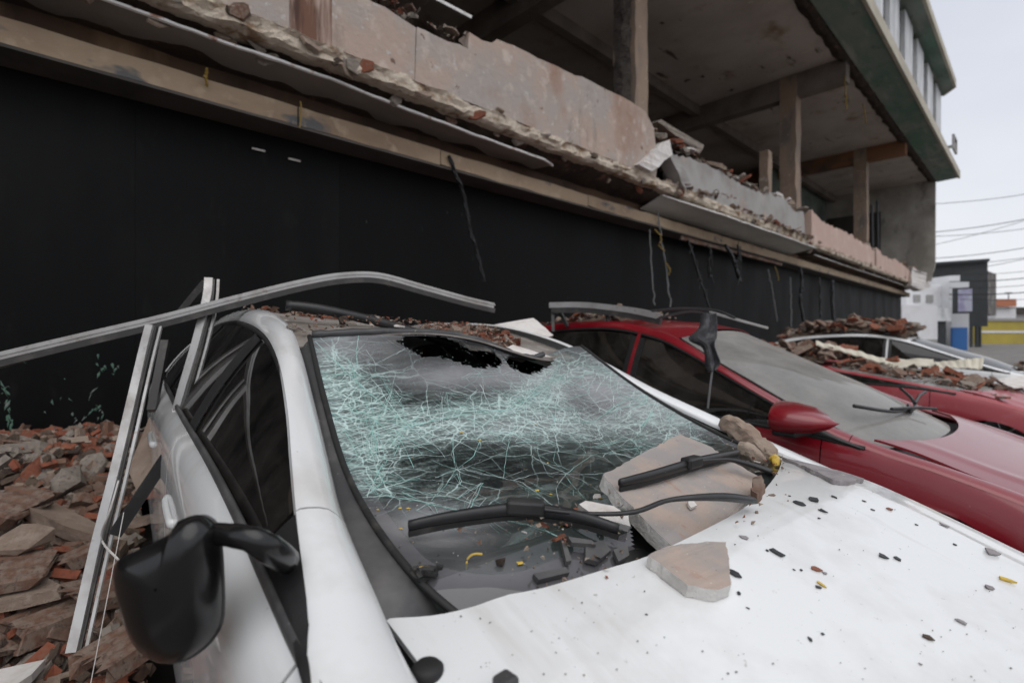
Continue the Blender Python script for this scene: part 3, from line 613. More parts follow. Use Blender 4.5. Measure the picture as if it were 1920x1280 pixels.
    # wheels
    for ax in sp['axle']:
        for sgn in (-1, 1):
            g = MB(); prof = [(.20, .0), (.24, .0), (.29, .015), (sp['wr'], .05), (sp['wr'], .15), (.27, .19), (.2, .19)]
            rows = [[(sgn * (W - .03 - d), ax + r * math.cos(a), sp['wr'] + r * math.sin(a)) for r, d in prof] for a in lin(0, 2 * math.pi, 33)]
            g.grid(rows); wo = g.build('wheel', m_rubber, T, smooth=True)
            g = MB()
            for k in range(5):
                a = k * 2 * math.pi / 5; g.bar((sgn * (W - .05), ax, sp['wr']), (sgn * (W - .045), ax + .2 * math.cos(a), sp['wr'] + .2 * math.sin(a)), .02, .05, (1, 0, 0))
            g.tube([(sgn * (W - .04), ax, sp['wr']), (sgn * (W - .08), ax, sp['wr'])], .055, 12); g.build('rim', m_wheel, wo)
            g = MB(); g.grid([[(sgn * (W - .05 - .22 * j), ax + (sp['wr'] + .07) * math.cos(a), sp['wr'] + (sp['wr'] + .07) * math.sin(a)) for j in (0, 1)] for a in lin(-.3, math.pi + .3, 20)]); g.build('wheel_arch', m_trim, T, smooth=True)
    P['inn'] = inn; P['belt'] = belt; P['out'] = out
    return P

# ------------------------------------------------------------------ white car with the shattered windscreen
PSI = R(6.5)
WC = thing('white_car', 'white car in the foreground with a shattered sagging windscreen and open debris on its hood', 'car', (1.085, .64, 0), -PSI)
def sag(a, v):
    e = max(0, 1 - abs(a) ** 2.6); f = max(0, (v - .22) / .78); s = math.sin(math.pi * min(1, f ** .72)) ** 1.15 if f > 0 else 0
    d = .120 * e * s * (1 + .15 * math.sin(a * 3 + .6))
    d += .012 * e * math.exp(-((v - .50 - .10 * math.sin(a * 3.2)) / .05) ** 2) * -1 * min(1, f * 4)
    d += e * min(1, f * 5) * (.012 * nse(a * 2.6, v * 4.2, 3) + .0035 * nse(a * 9, v * 13, 5))
    d += .09 * max(0, v - .35) ** 1.5 / .52 * math.exp(-((a - .5) / .5) ** 2) * min(1, (1 - abs(a)) * 2.2)
    return Vector((0, .34 * d, -.94 * d))
def WINDSCREEN():
    m = bpy.data.materials.new('shattered_windscreen'); m.use_nodes = True; t = m.node_tree; t.nodes.clear(); L = t.links.new
    N = t.nodes.new
    def mth(op, a, b=None, clamp=False):
        n = N('ShaderNodeMath'); n.operation = op; n.use_clamp = clamp
        for i, q in enumerate((a, b)):
            if q is None: continue
            if isinstance(q, (int, float)): n.inputs[i].default_value = q
            else: L(q, n.inputs[i])
        return n.outputs[0]
    o = N('ShaderNodeOutputMaterial'); uv = N('ShaderNodeUVMap'); sp = N('ShaderNodeSeparateXYZ'); L(uv.outputs[0], sp.inputs[0]); tc = N('ShaderNodeTexCoord')
    # printed dark band: rounded box in metres
    qx = mth('SUBTRACT', mth('MULTIPLY', mth('ABSOLUTE', mth('SUBTRACT', sp.outputs[0], .5)), 1.34), .67 - .045 - .13)
    qy = mth('SUBTRACT', mth('MULTIPLY', mth('ABSOLUTE', mth('SUBTRACT', sp.outputs[1], .57)), 1.05), .455 - .14 - .01)
    d = mth('SUBTRACT', mth('SQRT', mth('ADD', mth('POWER', mth('MAXIMUM', qx, 0), 2), mth('POWER', mth('MAXIMUM', qy, 0), 2))), .13)
    frit = mth('MULTIPLY', mth('ADD', d, .001), 300, True)
    cr_ = N('ShaderNodeAttribute'); cr_.attribute_name = 'crush'
    vz = N('ShaderNodeTexVoronoi'); vz.inputs['Scale'].default_value = 9; L(tc.outputs['Object'], vz.inputs['Vector'])
    nz = N('ShaderNodeTexNoise'); nz.inputs['Scale'].default_value = 7; nz.inputs['Detail'].default_value = 3; L(tc.outputs['Object'], nz.inputs['Vector'])
    bp_ = N('ShaderNodeBump'); bp_.inputs['Distance'].default_value = .03; L(mth('MULTIPLY', cr_.outputs['Fac'], .25), bp_.inputs['Strength'])
    L(mth('ADD', nz.outputs['Fac'], mth('MULTIPLY', vz.outputs['Distance'], .5)), bp_.inputs['Height'])
    tr = N('ShaderNodeBsdfTransparent'); tr.inputs[0].default_value = (.68, .80, .77, 1)
    ink = N('ShaderNodeBsdfDiffuse'); ink.inputs[0].default_value = (.06, .057, .062, 1)
    body = N('ShaderNodeMixShader'); L(frit, body.inputs[0]); L(tr.outputs[0], body.inputs[1]); L(ink.outputs[0], body.inputs[2])
    gl = N('ShaderNodeBsdfGlossy'); gl.inputs['Roughness'].default_value = .03; L(bp_.outputs[0], gl.inputs['Normal'])
    fr = N('ShaderNodeFresnel'); fr.inputs[0].default_value = 1.72; L(bp_.outputs[0], fr.inputs['Normal'])
    sf = N('ShaderNodeMixShader'); L(fr.outputs[0], sf.inputs[0]); L(body.outputs[0], sf.inputs[1]); L(gl.outputs[0], sf.inputs[2])
    # crushed glass: whitish green, patchy
    mp = N('ShaderNodeMapping'); mp.inputs['Rotation'].default_value = (0, 0, R(-28)); mp.inputs['Scale'].default_value = (12, 95, 40); L(tc.outputs['Object'], mp.inputs[0])
    n2 = N('ShaderNodeTexNoise'); n2.inputs['Scale'].default_value = 1.0; n2.inputs['Detail'].default_value = 6; n2.inputs['Roughness'].default_value = .7; L(mp.outputs[0], n2.inputs['Vector'])
    n3 = N('ShaderNodeTexNoise'); n3.inputs['Scale'].default_value = 150; n3.inputs['Detail'].default_value = 3; L(tc.outputs['Object'], n3.inputs['Vector'])
    st = N('ShaderNodeMapRange'); st.inputs[1].default_value = .46; st.inputs[2].default_value = .72; L(n2.outputs['Fac'], st.inputs[0])
    gr = N('ShaderNodeMapRange'); gr.inputs[1].default_value = .35; gr.inputs[2].default_value = .75; L(n3.outputs['Fac'], gr.inputs[0])
    fac = mth('MULTIPLY', mth('MULTIPLY', cr_.outputs['Fac'], mth('ADD', mth('MULTIPLY', st.outputs[0], .95), .12)), mth('ADD', gr.outputs[0], .35), True)
    nd = N('ShaderNodeTexNoise'); nd.inputs['Scale'].default_value = 9; nd.inputs['Detail'].default_value = 4; L(tc.outputs['Object'], nd.inputs['Vector'])
    va = N('ShaderNodeVectorMath'); va.operation = 'MULTIPLY_ADD'; L(nd.outputs['Color'], va.inputs[0]); va.inputs[1].default_value = (.045, .045, .045); L(tc.outputs['Object'], va.inputs[2])
    def craze(scale, wid, lo, hi, amt, sx=1.0):
        m_ = N('ShaderNodeMapping'); m_.inputs['Rotation'].default_value = (0, 0, R(-28)); m_.inputs['Scale'].default_value = (sx, 1, 1); L(va.outputs[0], m_.inputs[0])
        v_ = N('ShaderNodeTexVoronoi'); v_.feature = 'DISTANCE_TO_EDGE'; v_.inputs['Scale'].default_value = scale; L(m_.outputs[0], v_.inputs['Vector'])
        r_1 = N('ShaderNodeMapRange'); r_1.inputs[1].default_value = 0; r_1.inputs[2].default_value = wid; r_1.inputs[3].default_value = 1; r_1.inputs[4].default_value = 0; L(v_.outputs['Distance'], r_1.inputs[0])
        r_2 = N('ShaderNodeMapRange'); r_2.inputs[1].default_value = lo; r_2.inputs[2].default_value = hi; L(cr_.outputs['Fac'], r_2.inputs[0])
        return mth('MULTIPLY', mth('MULTIPLY', r_1.outputs[0], r_2.outputs[0]), amt)
    hz_ = N('ShaderNodeMapRange'); hz_.inputs[1].default_value = .5; hz_.inputs[2].default_value = 1.0; hz_.inputs[4].default_value = .13; L(cr_.outputs['Fac'], hz_.inputs[0])
    fac = mth('ADD', fac, hz_.outputs[0], True)
    fac = mth('ADD', fac, mth('ADD', craze(7, .012, .03, .35, .65), mth('ADD', craze(20, .036, .20, .65, .6, .6), craze(60, .07, .45, .9, .55, .45))), True)
    df = N('ShaderNodeBsdfDiffuse'); mxc = N('ShaderNodeMixRGB'); L(n3.outputs['Fac'], mxc.inputs[0]); mxc.inputs[1].default_value = (.36, .56, .52, 1); mxc.inputs[2].default_value = (.60, .70, .68, 1); L(mxc.outputs[0], df.inputs[0])
    m2 = N('ShaderNodeMixShader'); L(fac, m2.inputs[0]); L(sf.outputs[0], m2.inputs[1]); L(df.outputs[0], m2.inputs[2])
    # dust coat, with the sky's reflection painted in as pale grey
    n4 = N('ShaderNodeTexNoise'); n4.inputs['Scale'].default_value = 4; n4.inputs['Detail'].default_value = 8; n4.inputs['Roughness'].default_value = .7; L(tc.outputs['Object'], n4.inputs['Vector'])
    fm = N('ShaderNodeAttribute'); fm.attribute_name = 'dust_glare'
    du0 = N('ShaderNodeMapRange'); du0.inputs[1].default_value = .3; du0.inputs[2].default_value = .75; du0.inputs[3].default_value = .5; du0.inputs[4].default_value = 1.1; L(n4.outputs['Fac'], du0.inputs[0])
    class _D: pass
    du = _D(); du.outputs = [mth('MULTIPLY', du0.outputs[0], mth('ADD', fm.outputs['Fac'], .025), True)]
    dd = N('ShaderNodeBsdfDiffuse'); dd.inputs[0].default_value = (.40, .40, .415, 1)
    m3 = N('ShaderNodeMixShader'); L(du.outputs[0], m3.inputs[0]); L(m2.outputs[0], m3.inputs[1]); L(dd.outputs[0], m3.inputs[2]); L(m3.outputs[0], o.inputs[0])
    return m
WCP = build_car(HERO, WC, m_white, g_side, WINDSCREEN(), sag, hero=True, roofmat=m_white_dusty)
WM = tmat(WC); WMI = WM.inverted()
def bvh(mb, M=WM): return BVHTree.FromPolygons([M @ q for q in mb.v], mb.f)
fl = MB(); fl.grid([[ws_point(HERO, a, v) + sag(a, v) * .45 for a in lin(-1, 1, 60)] for v in lin(0, 1, 40)]); bv_flat = bvh(fl)
bv_ws = bvh(WCP['wsmb']); bv_hood = bvh(WCP['hoodmb']); bv_roof = bvh(WCP['roofmb'])
def hit(bv, px, py):
    d = ray(px, py).normalized(); p, n, i, t = bv.ray_cast(CAM, d)
    if p is None: return None, None
    if n.dot(d) > 0: n = -n
    return p, n
def lift(bv, px, py, k): p, n = hit(bv, px, py); return p + (CAM - p) * k
def inpoly(x, y, P):
    c = False; n = len(P)
    for i in range(n):
        x1, y1 = P[i]; x2, y2 = P[i-1]
        if (y1 > y) != (y2 > y) and x < (x2 - x1) * (y - y1) / (y2 - y1) + x1: c = not c
    return c
def proj(p):
    d = p - CAM; dep = d.dot(FW); return 960 + FPX * d.dot(RT) / dep, HY - FPX * d.z / dep
# holes torn in the glass, and crush density
HOLES = [[(742, 640), (765, 628), (835, 632), (880, 655), (930, 662), (940, 684), (900, 690), (872, 684), (838, 672), (790, 668)], [(942, 668), (1000, 664), (1048, 668), (1030, 690), (990, 702), (958, 690)], [(1165, 935), (1250, 895), (1345, 880), (1450, 885), (1455, 930), (1400, 975), (1262, 1050), (1170, 1055), (1185, 1000)]]
ws = WCP['ws'].data
bm = bmesh.new(); bm.from_mesh(ws); kill = []
for f in bm.faces:
    p = WM @ f.calc_center_median(); x, y = proj(p); j = 9 * nse(x * .09, y * .09)
    if any(inpoly(x + j, y + .6 * j, h) for h in HOLES): kill.append(f)
bmesh.ops.delete(bm, geom=kill, context='FACES'); bm.to_mesh(ws); bm.free()
BLOBS = [(625, 700, 28, 40, .9), (655, 755, 40, 45, 1.0), (690, 800, 50, 36, .9), (760, 800, 60, 16, 1.0), (860, 782, 90, 12, 1.0), (960, 766, 60, 14, 1.0), (1005, 740, 34, 26, .9), (1030, 715, 26, 30, .5), (900, 815, 160, 16, .55), (1080, 795, 150, 14, .5), (1228, 742, 44, 30, .95), (1185, 700, 60, 18, .5), (1290, 765, 40, 22, .5), (1100, 690, 60, 22, .4), (700, 870, 40, 34, .6), (740, 905, 80, 20, .5), (860, 935, 60, 16, .35), (1130, 740, 170, 60, .22), (820, 740, 160, 40, .22), (950, 870, 300, 60, .16), (1230, 830, 110, 30, .25), (670, 655, 70, 26, .2)]
def dens(x, y): return min(1, sum(k * .8 * math.exp(-((x - a) / (c * 1.45)) ** 2 - ((y - b) / (d * 1.6)) ** 2) for a, b, c, d, k in BLOBS))
at_ = ws.attributes.new('crush', 'FLOAT', 'POINT')
fl_ = ws.attributes.new('dust_glare', 'FLOAT', 'POINT')
DUST_GLARE = [(660, 650, 110, 34, .5), (830, 705, 110, 26, .55), (960, 700, 80, 30, .45), (1140, 720, 150, 55, .62), (1280, 770, 90, 40, .55), (1000, 800, 300, 30, .25), (820, 985, 100, 38, .85), (900, 1070, 160, 30, .25)]  # dust patches; lower left and upper right also paint in a sky reflection
for i, v in enumerate(ws.vertices):
    x, y = proj(WM @ v.co); at_.data[i].value = dens(x, y)
    fl_.data[i].value = min(.9, sum(k * math.exp(-((x - a) / c) ** 2 - ((y - b) / d) ** 2) for a, b, c, d, k in DUST_GLARE))
# crack filaments lying on the glass
cr_t = MB(); cr_w = MB()
def crack(pts, wd, mb, jit=2.5, step=9):
    P = []; jit *= .45; wd *= .62
    for i in range(len(pts) - 1):
        (x0, y0), (x1, y1) = pts[i], pts[i+1]; L_ = math.hypot(x1 - x0, y1 - y0); n = max(1, int(L_ / step))
        for k in range(n):
            t = k / n; P.append((x0 + (x1 - x0) * t + rnd.uniform(-jit, jit), y0 + (y1 - y0) * t + rnd.uniform(-jit, jit) * .7))
    P.append(pts[-1]); H = []
    for x, y in P:
        if any(inpoly(x, y, h) for h in HOLES): p = None
        else: p, n = hit(bv_ws, x, y)
        if p is None:
            H.append(None); continue
        H.append((p + n * .0012, n))
    for i in range(len(H) - 1):
        if H[i] is None or H[i+1] is None: continue
        a, na = H[i]; b, nb = H[i+1]; t = (b - a)
        if t.length > .08 or t.length < 1e-5: continue
        s = na.cross(t).normalized() * wd * .5 * rnd.uniform(.5, 1.3)
        mb.add([a - s, b - s, b + s, a + s], [(0, 1, 2, 3)])
def streak_dir(x, y):
    if x < 790 and y < 840: return R(38 + 20 * math.sin(x * .03))
    if y > 860: return R(16 + 14 * (x - 700) / 500)
    if x > 1000 and y < 800: return R(rnd.choice((60, -35, 20, 100)))
    return R(10 + 10 * math.sin(y * .05))
for i in range(60):
    for _ in range(60):
        x, y = rnd.uniform(590, 1420), rnd.uniform(625, 985)
        if rnd.random() < dens(x, y) * .85 + .03: break
    else: continue
    th = streak_dir(x, y) + rnd.gauss(0, .15); cv = rnd.gauss(0, .10); sp_ = rnd.uniform(3, 13); ln = rnd.uniform(18, 60)
    for k in range(rnd.randint(6, 20)):
        off = rnd.gauss(0, sp_); al = rnd.gauss(0, ln * .35); t2 = th + rnd.gauss(0, .05) + off * .006; L_ = ln * rnd.uniform(.3, 1.5) / 2
        cx_, cy_ = x + math.cos(th) * al - math.sin(th) * off, y + math.sin(th) * al + math.cos(th) * off
        pts = [(cx_ + math.cos(t2) * u * L_ - math.sin(t2) * cv * L_ * (u * u - 1), cy_ + math.sin(t2) * u * L_ + math.cos(t2) * cv * L_ * (u * u - 1)) for u in (-1, -.33, .33, 1)]
        crack(pts, rnd.uniform(.0002, .0010) if k else rnd.uniform(.001, .0018), cr_t if rnd.random() < .7 else cr_w, .9, 8)
for i in range(130):         # single fine scratches running with the glass
    x, y = rnd.uniform(620, 1400), rnd.uniform(640, 985); th = streak_dir(x, y) + rnd.gauss(0, .12); L_ = rnd.uniform(10, 60)
    crack([(x - math.cos(th) * L_ / 2, y - math.sin(th) * L_ / 2), (x + math.cos(th) * L_ / 2, y + math.sin(th) * L_ / 2)], rnd.uniform(.0002, .0005), cr_t, 1.2, 8)
def star(cx, cy, n, r0, r1, sq=.6):
    for i in range(n):
        a = 2 * math.pi * i / n + rnd.uniform(-.2, .2); r = rnd.uniform(r0, r1); b = a + rnd.uniform(-.35, .35)
        crack([(cx, cy), (cx + math.cos(a) * r * .5, cy + math.sin(a) * r * .5 * sq), (cx + math.cos(b) * r, cy + math.sin(b) * r * sq)], rnd.uniform(.0008, .0020), cr_t if rnd.random() < .6 else cr_w, 3)
for c in ((655, 700, 12, 40, 110), (705, 790, 18, 50, 170), (760, 800, 12, 40, 140), (985, 752, 20, 40, 150), (1005, 735, 10, 40, 120), (1235, 742, 26, 30, 130), (1120, 700, 9, 40, 100), (1290, 760, 14, 20, 70), (855, 880, 7, 40, 120), (700, 905, 10, 30, 90), (1060, 890, 6, 50, 160), (585, 635, 9, 20, 60), (900, 700, 10, 30, 90)): star(*c)
for pts, wd in (([(590, 640), (640, 690), (700, 745), (770, 800), (870, 772), (960, 768), (1012, 735)], .0026), ([(770, 798), (860, 780), (960, 766)], .0035), ([(690, 925), (760, 935), (860, 958), (1000, 988), (1060, 1010)], .0028), ([(640, 690), (690, 690), (760, 655)], .0018),
                ([(700, 790), (695, 850), (720, 905), (685, 930)], .002), ([(720, 905), (800, 925), (860, 935), (905, 905), (880, 955)], .0022), ([(1012, 735), (1060, 700), (1085, 680)], .0022), ([(1060, 680), (1130, 690), (1180, 720), (1235, 742), (1300, 770), (1345, 800)], .0022), ([(960, 768), (1100, 790), (1230, 792), (1340, 805)], .0016),
                ([(870, 880), (980, 905), (1050, 960), (1090, 985)], .0016), ([(900, 720), (920, 770)], .0018), ([(826, 735), (830, 770), (830, 800)], .0015), ([(672, 628), (668, 668), (672, 690)], .002), ([(590, 625), (640, 668), (690, 700)], .0018), ([(1090, 760), (1150, 830), (1240, 880)], .0014), ([(1000, 860), (1090, 900), (1190, 960)], .0014)):
    crack(pts, wd, cr_w if wd < .002 else cr_t, 3.5); crack([(x + rnd.uniform(-4, 4), y + rnd.uniform(-3, 3)) for x, y in pts], wd * .5, cr_w, 4)
# web of polygons over the right part and the middle
def web(x0, y0, x1, y1, n, w0, lim):
    ps = [(rnd.uniform(x0, x1), rnd.uniform(y0, y1)) for _ in range(n)]
    for i, p in enumerate(ps):
        near = sorted(ps, key=lambda q: (q[0]-p[0])**2 + ((q[1]-p[1])*1.6)**2)[1:4]
        for q in near:
            if p < q and math.dist(p, q) < lim: crack([p, q], w0 * rnd.uniform(.5, 1.3), cr_t if rnd.random() < .6 else cr_w, 2.5)
web(1000, 668, 1330, 800, 60, .0022, 95); web(620, 650, 1000, 900, 70, .0011, 80); web(1000, 800, 1360, 950, 40, .0009, 110); web(680, 880, 1000, 975, 26, .0011, 90); web(1150, 700, 1300, 790, 60, .0012, 40)
for mb, mt in ((cr_t, m_crack), (cr_w, m_crackw)): o = mb.build('glass_cracks', mt, WCP['ws'], world=True, recalc=False, kind='stuff')
# crumbs of glass along the torn edges
g = MB()
for i in range(260):
    h = HOLES[i % 2]; k = rnd.randrange(len(h)); x0, y0 = h[k]; x1, y1 = h[k-1]; t = rnd.random()
    p, n = hit(bv_ws, x0 + (x1 - x0) * t + rnd.gauss(0, 7), y0 + (y1 - y0) * t + rnd.gauss(0, 5))
    if p is None: continue
    s = rnd.uniform(.0008, .0024); q = [p + n * .002 + Vector((rnd.uniform(-1, 1), rnd.uniform(-1, 1), rnd.uniform(-.3, 1))) * s for _ in range(4)]
    g.add(q, [(0, 1, 2), (0, 2, 3), (0, 3, 1), (1, 3, 2)])
g.build('glass_crumbs', m_crackw, WCP['ws'], world=True, recalc=False, kind='stuff')
# torn black moulding across the roof front, header strip
def roofp(px, py, k=0): p, n = hit(bv_roof, px, py); return p
g = MB(); pts = [at(536, 572, t=1.72), at(590, 578, t=1.76), at(660, 592, t=1.83), at(720, 606, t=1.9), at(775, 622, t=1.96), at(860, 648, t=2.02)]
g.tube(spline(pts, 24), .016, 6, flat=1.1); g.build('loose_roof_moulding', m_trim, WC, world=True, smooth=True)
g = MB(); pts = [ws_point(HERO, a, 1) + Vector((0, .0, .006)) for a in lin(-.98, .62, 40)]
pts = [p + sag(a, 1) for p, a in zip(pts, lin(-.98, .62, 40))]; g.tube(pts, [.012 + .004 * nse(i * .7) for i in range(40)], 6); g.build('screen_header', m_trim_grey, WC, smooth=True)
# ---- wipers
A_, B_, D_ = lift(bv_flat, 1131, 889, .03), lift(bv_flat, 1275, 813, .025), at(1263, 1026, z=1.062)
pn = (B_ - A_).cross(D_ - A_).normalized(); pn = pn if pn.dot(CAM - A_) > 0 else -pn
def onplane(px, py):
    d = ray(px, py); t = (A_ - CAM).dot(pn) / d.dot(pn); return CAM + d * t
def over(px, py, k, gap):
    p, n = hit(bv_flat, px, py); p = p + (CAM - p) * k; q = onplane(px, py)
    if px > 1140 and (q - CAM).length - gap < (p - CAM).length: p = q + (CAM - q).normalized() * gap
    return p
def wiper(name, blade, arm, conn, kl):
    t = MB(); pts = spline([over(x, y, kl, .022) for x, y in blade], 26)
    for q in pts: pass
    g = MB(); g.tube(pts, [.0055 + .0026 * math.sin(math.pi * i / 25) for i in range(26)], 6, flat=1.7); o = g.build(name, m_trim, WC, world=True, smooth=True)
    g = MB(); g.tube([p - Vector((0, 0, .014)) for p in pts], .003, 4, flat=2.4); g.build('wiper_rubber', m_rubber, o, world=True)
    ap = spline([over(x, y, k, .035) for x, y, k, r in arm], 30); rs = [q.x for q in spline([(r, 0, 0) for x, y, k, r in arm], 30)]
    g = MB(); g.tube(ap, [q * .78 for q in rs], 6, flat=.75); g.build('wiper_arm', m_trim, o, world=True, smooth=True)
    c = over(conn[0], conn[1], kl + .012, .032); a = (pts[16] - pts[9]).normalized()
    g = MB(); g.bar(c - a * .035, c + a * .035, .03, .028); g.build('wiper_joint', m_trim, o, world=True, bevel=.006)
wiper('wiper_blade', [(766, 985), (850, 969), (965, 955), (1040, 961), (1100, 973), (1160, 992)], [(985, 950, .055, .008), (1090, 962, .06, .007), (1185, 960, .075, .008), (1250, 938, .085, .008), (1310, 932, .10, .012), (1365, 932, .09, .015), (1412, 938, .06, .014)], (985, 950), .045)
wiper('wiper_blade', [(1162, 905), (1225, 890), (1300, 868), (1350, 856), (1385, 848)], [(1290, 866, .07, .008), (1335, 862, .075, .007), (1370, 862, .075, .010), (1410, 872, .06, .014), (1446, 884, .04, .014)], (1297, 866), .055)
# ---- door mirror, knocked back against the door
MC = at(318, 1105, t=.66); mo = [(345, 972), (368, 964), (388, 968), (405, 988), (408, 1020), (411, 1060), (413, 1150), (398, 1192), (368, 1222), (335, 1240), (300, 1243), (270, 1226), (250, 1198), (230, 1140), (219, 1085), (226, 1050), (250, 1035), (290, 1017), (325, 998), (338, 985)]
ring0 = spline([at(x, y, t=.66) for x, y in mo + [mo[0]]], 61)[:-1]; nrm = (CAM - MC).normalized(); nrm = (nrm + RT * -.25).normalized()
rings = []
for k, off in ((.90, -.055), (.97, -.04), (1.0, -.015), (.985, .008), (.93, .026), (.80, .042), (.58, .053), (.3, .059), (.02, .061)):
    rings.append([MC + (p - MC) * k + nrm * off for p in ring0])
g = MB(); g.grid([r + [r[0]] for r in rings]); MO = g.build('mirror', m_mirror_b, WC, world=True, smooth=True)
g = MB(); rg = [MC + (p - MC) * 1.004 - nrm * .022 for p in ring0]; g.tube(rg + [rg[0]], .0022, 5); g.build('mirror_seam', m_trim_grey, MO, world=True, smooth=True)
g = MB(); g.prism([MC + (p - MC) * .88 - nrm * .05 for p in ring0], nrm * .004); g.build('mirror_glass', m_plate, MO, world=True)
g = MB(); g.tube(spline([at(385, 1000, t=.665), at(425, 1002, t=.655), at(470, 1010, t=.645), at(505, 1028, t=.655), at(542, 1052, t=.70)], 16), [.011, .011, .012, .012, .012, .013, .013, .013, .014, .014, .014, .015, .015, .015, .015, .014], 12, flat=1.2); g.build('mirror_stalk', m_mirror_b, MO, world=True, smooth=True)
def ats(px, py, s_):
    d = ray(px, py); a = WMI @ CAM; b = WMI.to_3x3() @ d; return CAM + d * ((s_ - a.x) / b.x)
pts = [at(500, 1026, t=.652), ats(520, 1040, -.815), ats(540, 1062, -.80), ats(556, 1100, -.79)]
g = MB(); g.tube(spline(pts, 14), [.014, .015, .016, .017, .018, .018, .018, .018, .018, .018, .017, .016, .014, .010], 12, flat=1.3); g.build('mirror_base', m_mirror_b, MO, world=True, smooth=True)
# hood stop, hood insulation bits, cowl clutter
p, n = hit(bv_hood, 802, 1262); p = p or at(802, 1262, z=1.02)
g = MB(); q = at(802, 1272, z=1.022); g.tube([q - UP * .02, q + UP * .014, q + UP * .019], [.020, .020, .015], 20); g.build('hood_stop', m_rubber, WC, world=True, smooth=True)
g = MB(); q = at(948, 1276, z=1.05); g.box(q + Vector((-.012, -.012, -.02)), q + Vector((.012, .012, .006))); g.build('washer_nozzle', m_trim_grey, WC, world=True, bevel=.004)

# ------------------------------------------------------------------ red car and the cars beyond
RCO = (3.86, .98); RPSI = R(2)
RC = thing('red_car', 'dark red hatchback parked beside the white car, windscreen grey with dust', 'car', (RCO[0], RCO[1], 0), -RPSI)
RCP = build_car(RED, RC, m_red, GLASS('red_car_side_glass', (.22, .23, .23), (.22, .2, .18), .16, 5), g_dust)
RM = tmat(RC)
def rl(s, b, z): return Vector((s, b, z))
# red door mirror with black foot
g = MB(); rows = []
for a in lin(0, 2 * math.pi, 25):
    r = []
    for k, dy in ((.05, -.15), (.45, -.135), (.78, -.09), (.97, -.02), (1, .03), (.92, .05)):
        cx, cz = math.cos(a), math.sin(a); ex = math.copysign(abs(cx) ** .7, cx); ez = math.copysign(abs(cz) ** .8, cz)
        r.append((-1.01 + .17 * ex * k, -.11 + dy * 1.35 + .03 * ex, 1.018 + (.075 + .012 * ex) * ez * k))
    rows.append(r)
g.grid(rows); mo_ = g.build('mirror', m_red, RC, smooth=True)
g = MB(); g.prism([(-1.0 + .11 * math.cos(a), -.05, 1.015 + .055 * math.sin(a)) for a in lin(0, 6.1, 20)], (0, .006, 0)); g.build('mirror_glass', m_plate, mo_)
g = MB(); g.bar((-1.08, -.11, .945), (-.86, -.12, .935), .12, .035); g.build('mirror_foot', m_trim, mo_, bevel=.012)
for sgn, bl in ((-1, [(-.62, -.30), (-.3, -.40), (0, -.42), (.12, -.40)]), (1, [(-.05, -.44), (.2, -.42), (.4, -.36), (.55, -.28)])):
    g = MB(); pts = [Vector((s, b, .995 + .02 * abs(s) + (b + .42) * .45)) for s, b in bl]; g.tube(spline(pts, 14), .010, 6); o = g.build('wiper_blade', m_trim, RC, smooth=True)
    g = MB(); g.tube([pts[1] + UP * .015, pts[2] + Vector((.05, -.04, .01)), pts[3] + Vector((.1, -.12, -.02))], .009, 6); g.build('wiper_arm', m_trim, o)

def copy_spec(sp, **k): d = dict(sp); d.update(k); return d
R2 = thing('red_car', 'dusty red car half buried under fallen masonry behind the first red one', 'car', (7.15, .95, 0), R(-1))
def crush(sp, z0, k):
    d = dict(sp)
    for q in ('belt', 'out', 'inn', 'ws_edge', 'ws_mid'): d[q] = [(x, y, z if z < z0 else z0 + (z - z0) * k) for x, y, z in sp[q]]
    d['roofz'] = z0 + (sp['roofz'] - z0) * k; return d
RP2 = build_car(crush(RED, .92, .3), R2, m_red2, g_side, g_dust)
W2 = thing('white_car', 'white car with brown rubble heaped along its roof, near the far end of the wall', 'car', (10.9, .75, 0), R(2))
WP2 = build_car(crush(RED, .95, .82), W2, m_white, g_side, g_side)
fc = thing('white_car', 'distant white car crossing the street in front of the yellow wall', 'car', (27.2, -2.2, 0), R(-95))
build_car(copy_spec(RED), fc, m_white, g_side, g_side)
fd = thing('dark_car', 'distant dark grey car beside the far white car', 'car', (33.0, -1.0, 0), R(-80))
build_car(copy_spec(RED), fd, MAT('dark_grey_paint', (.03, .032, .036), .3, coat=.5), g_side, g_side)

# ------------------------------------------------------------------ rubble pieces
def lump(seed, mat, flat=.6):
    r = random.Random(seed); bm = bmesh.new()
    for _ in range(13):
        v = Vector((r.gauss(0, 1), r.gauss(0, 1), r.gauss(0, 1))).normalized(); bm.verts.new((v.x * .5 * r.uniform(.75, 1.1), v.y * .4 * r.uniform(.7, 1.1), v.z * .5 * flat * r.uniform(.8, 1)))
    h = bmesh.ops.convex_hull(bm, input=bm.verts[:]); bmesh.ops.delete(bm, geom=[e for e in h['geom_interior'] if isinstance(e, bmesh.types.BMVert)], context='VERTS')
    me = bpy.data.meshes.new('chunk'); bm.to_mesh(me); bm.free(); me.materials.append(mat); return me
def slabm(seed, mat, th=.16):
    r = random.Random(seed); n = r.randint(6, 9); a0 = r.random(); mb = MB(); ring = []
    for k in range(n):
        a = 2 * math.pi * (k + r.uniform(-.3, .3)) / n + a0; q = r.uniform(.38, .56); ring.append(Vector((math.cos(a) * q * 1.25, math.sin(a) * q * .8, 0)))
    top = [p * r.uniform(.86, 1.02) + Vector((0, 0, th * r.uniform(.7, 1.2))) for p in ring]
    mb.v = ring + top; mb.f = [tuple(range(n))[::-1], tuple(range(n, 2*n))] + [(i, (i+1) % n, n + (i+1) % n, n + i) for i in range(n)]
    me = bpy.data.meshes.new('slab_fragment'); me.from_pydata([tuple(v) for v in mb.v], [], mb.f); me.materials.append(mat); return me
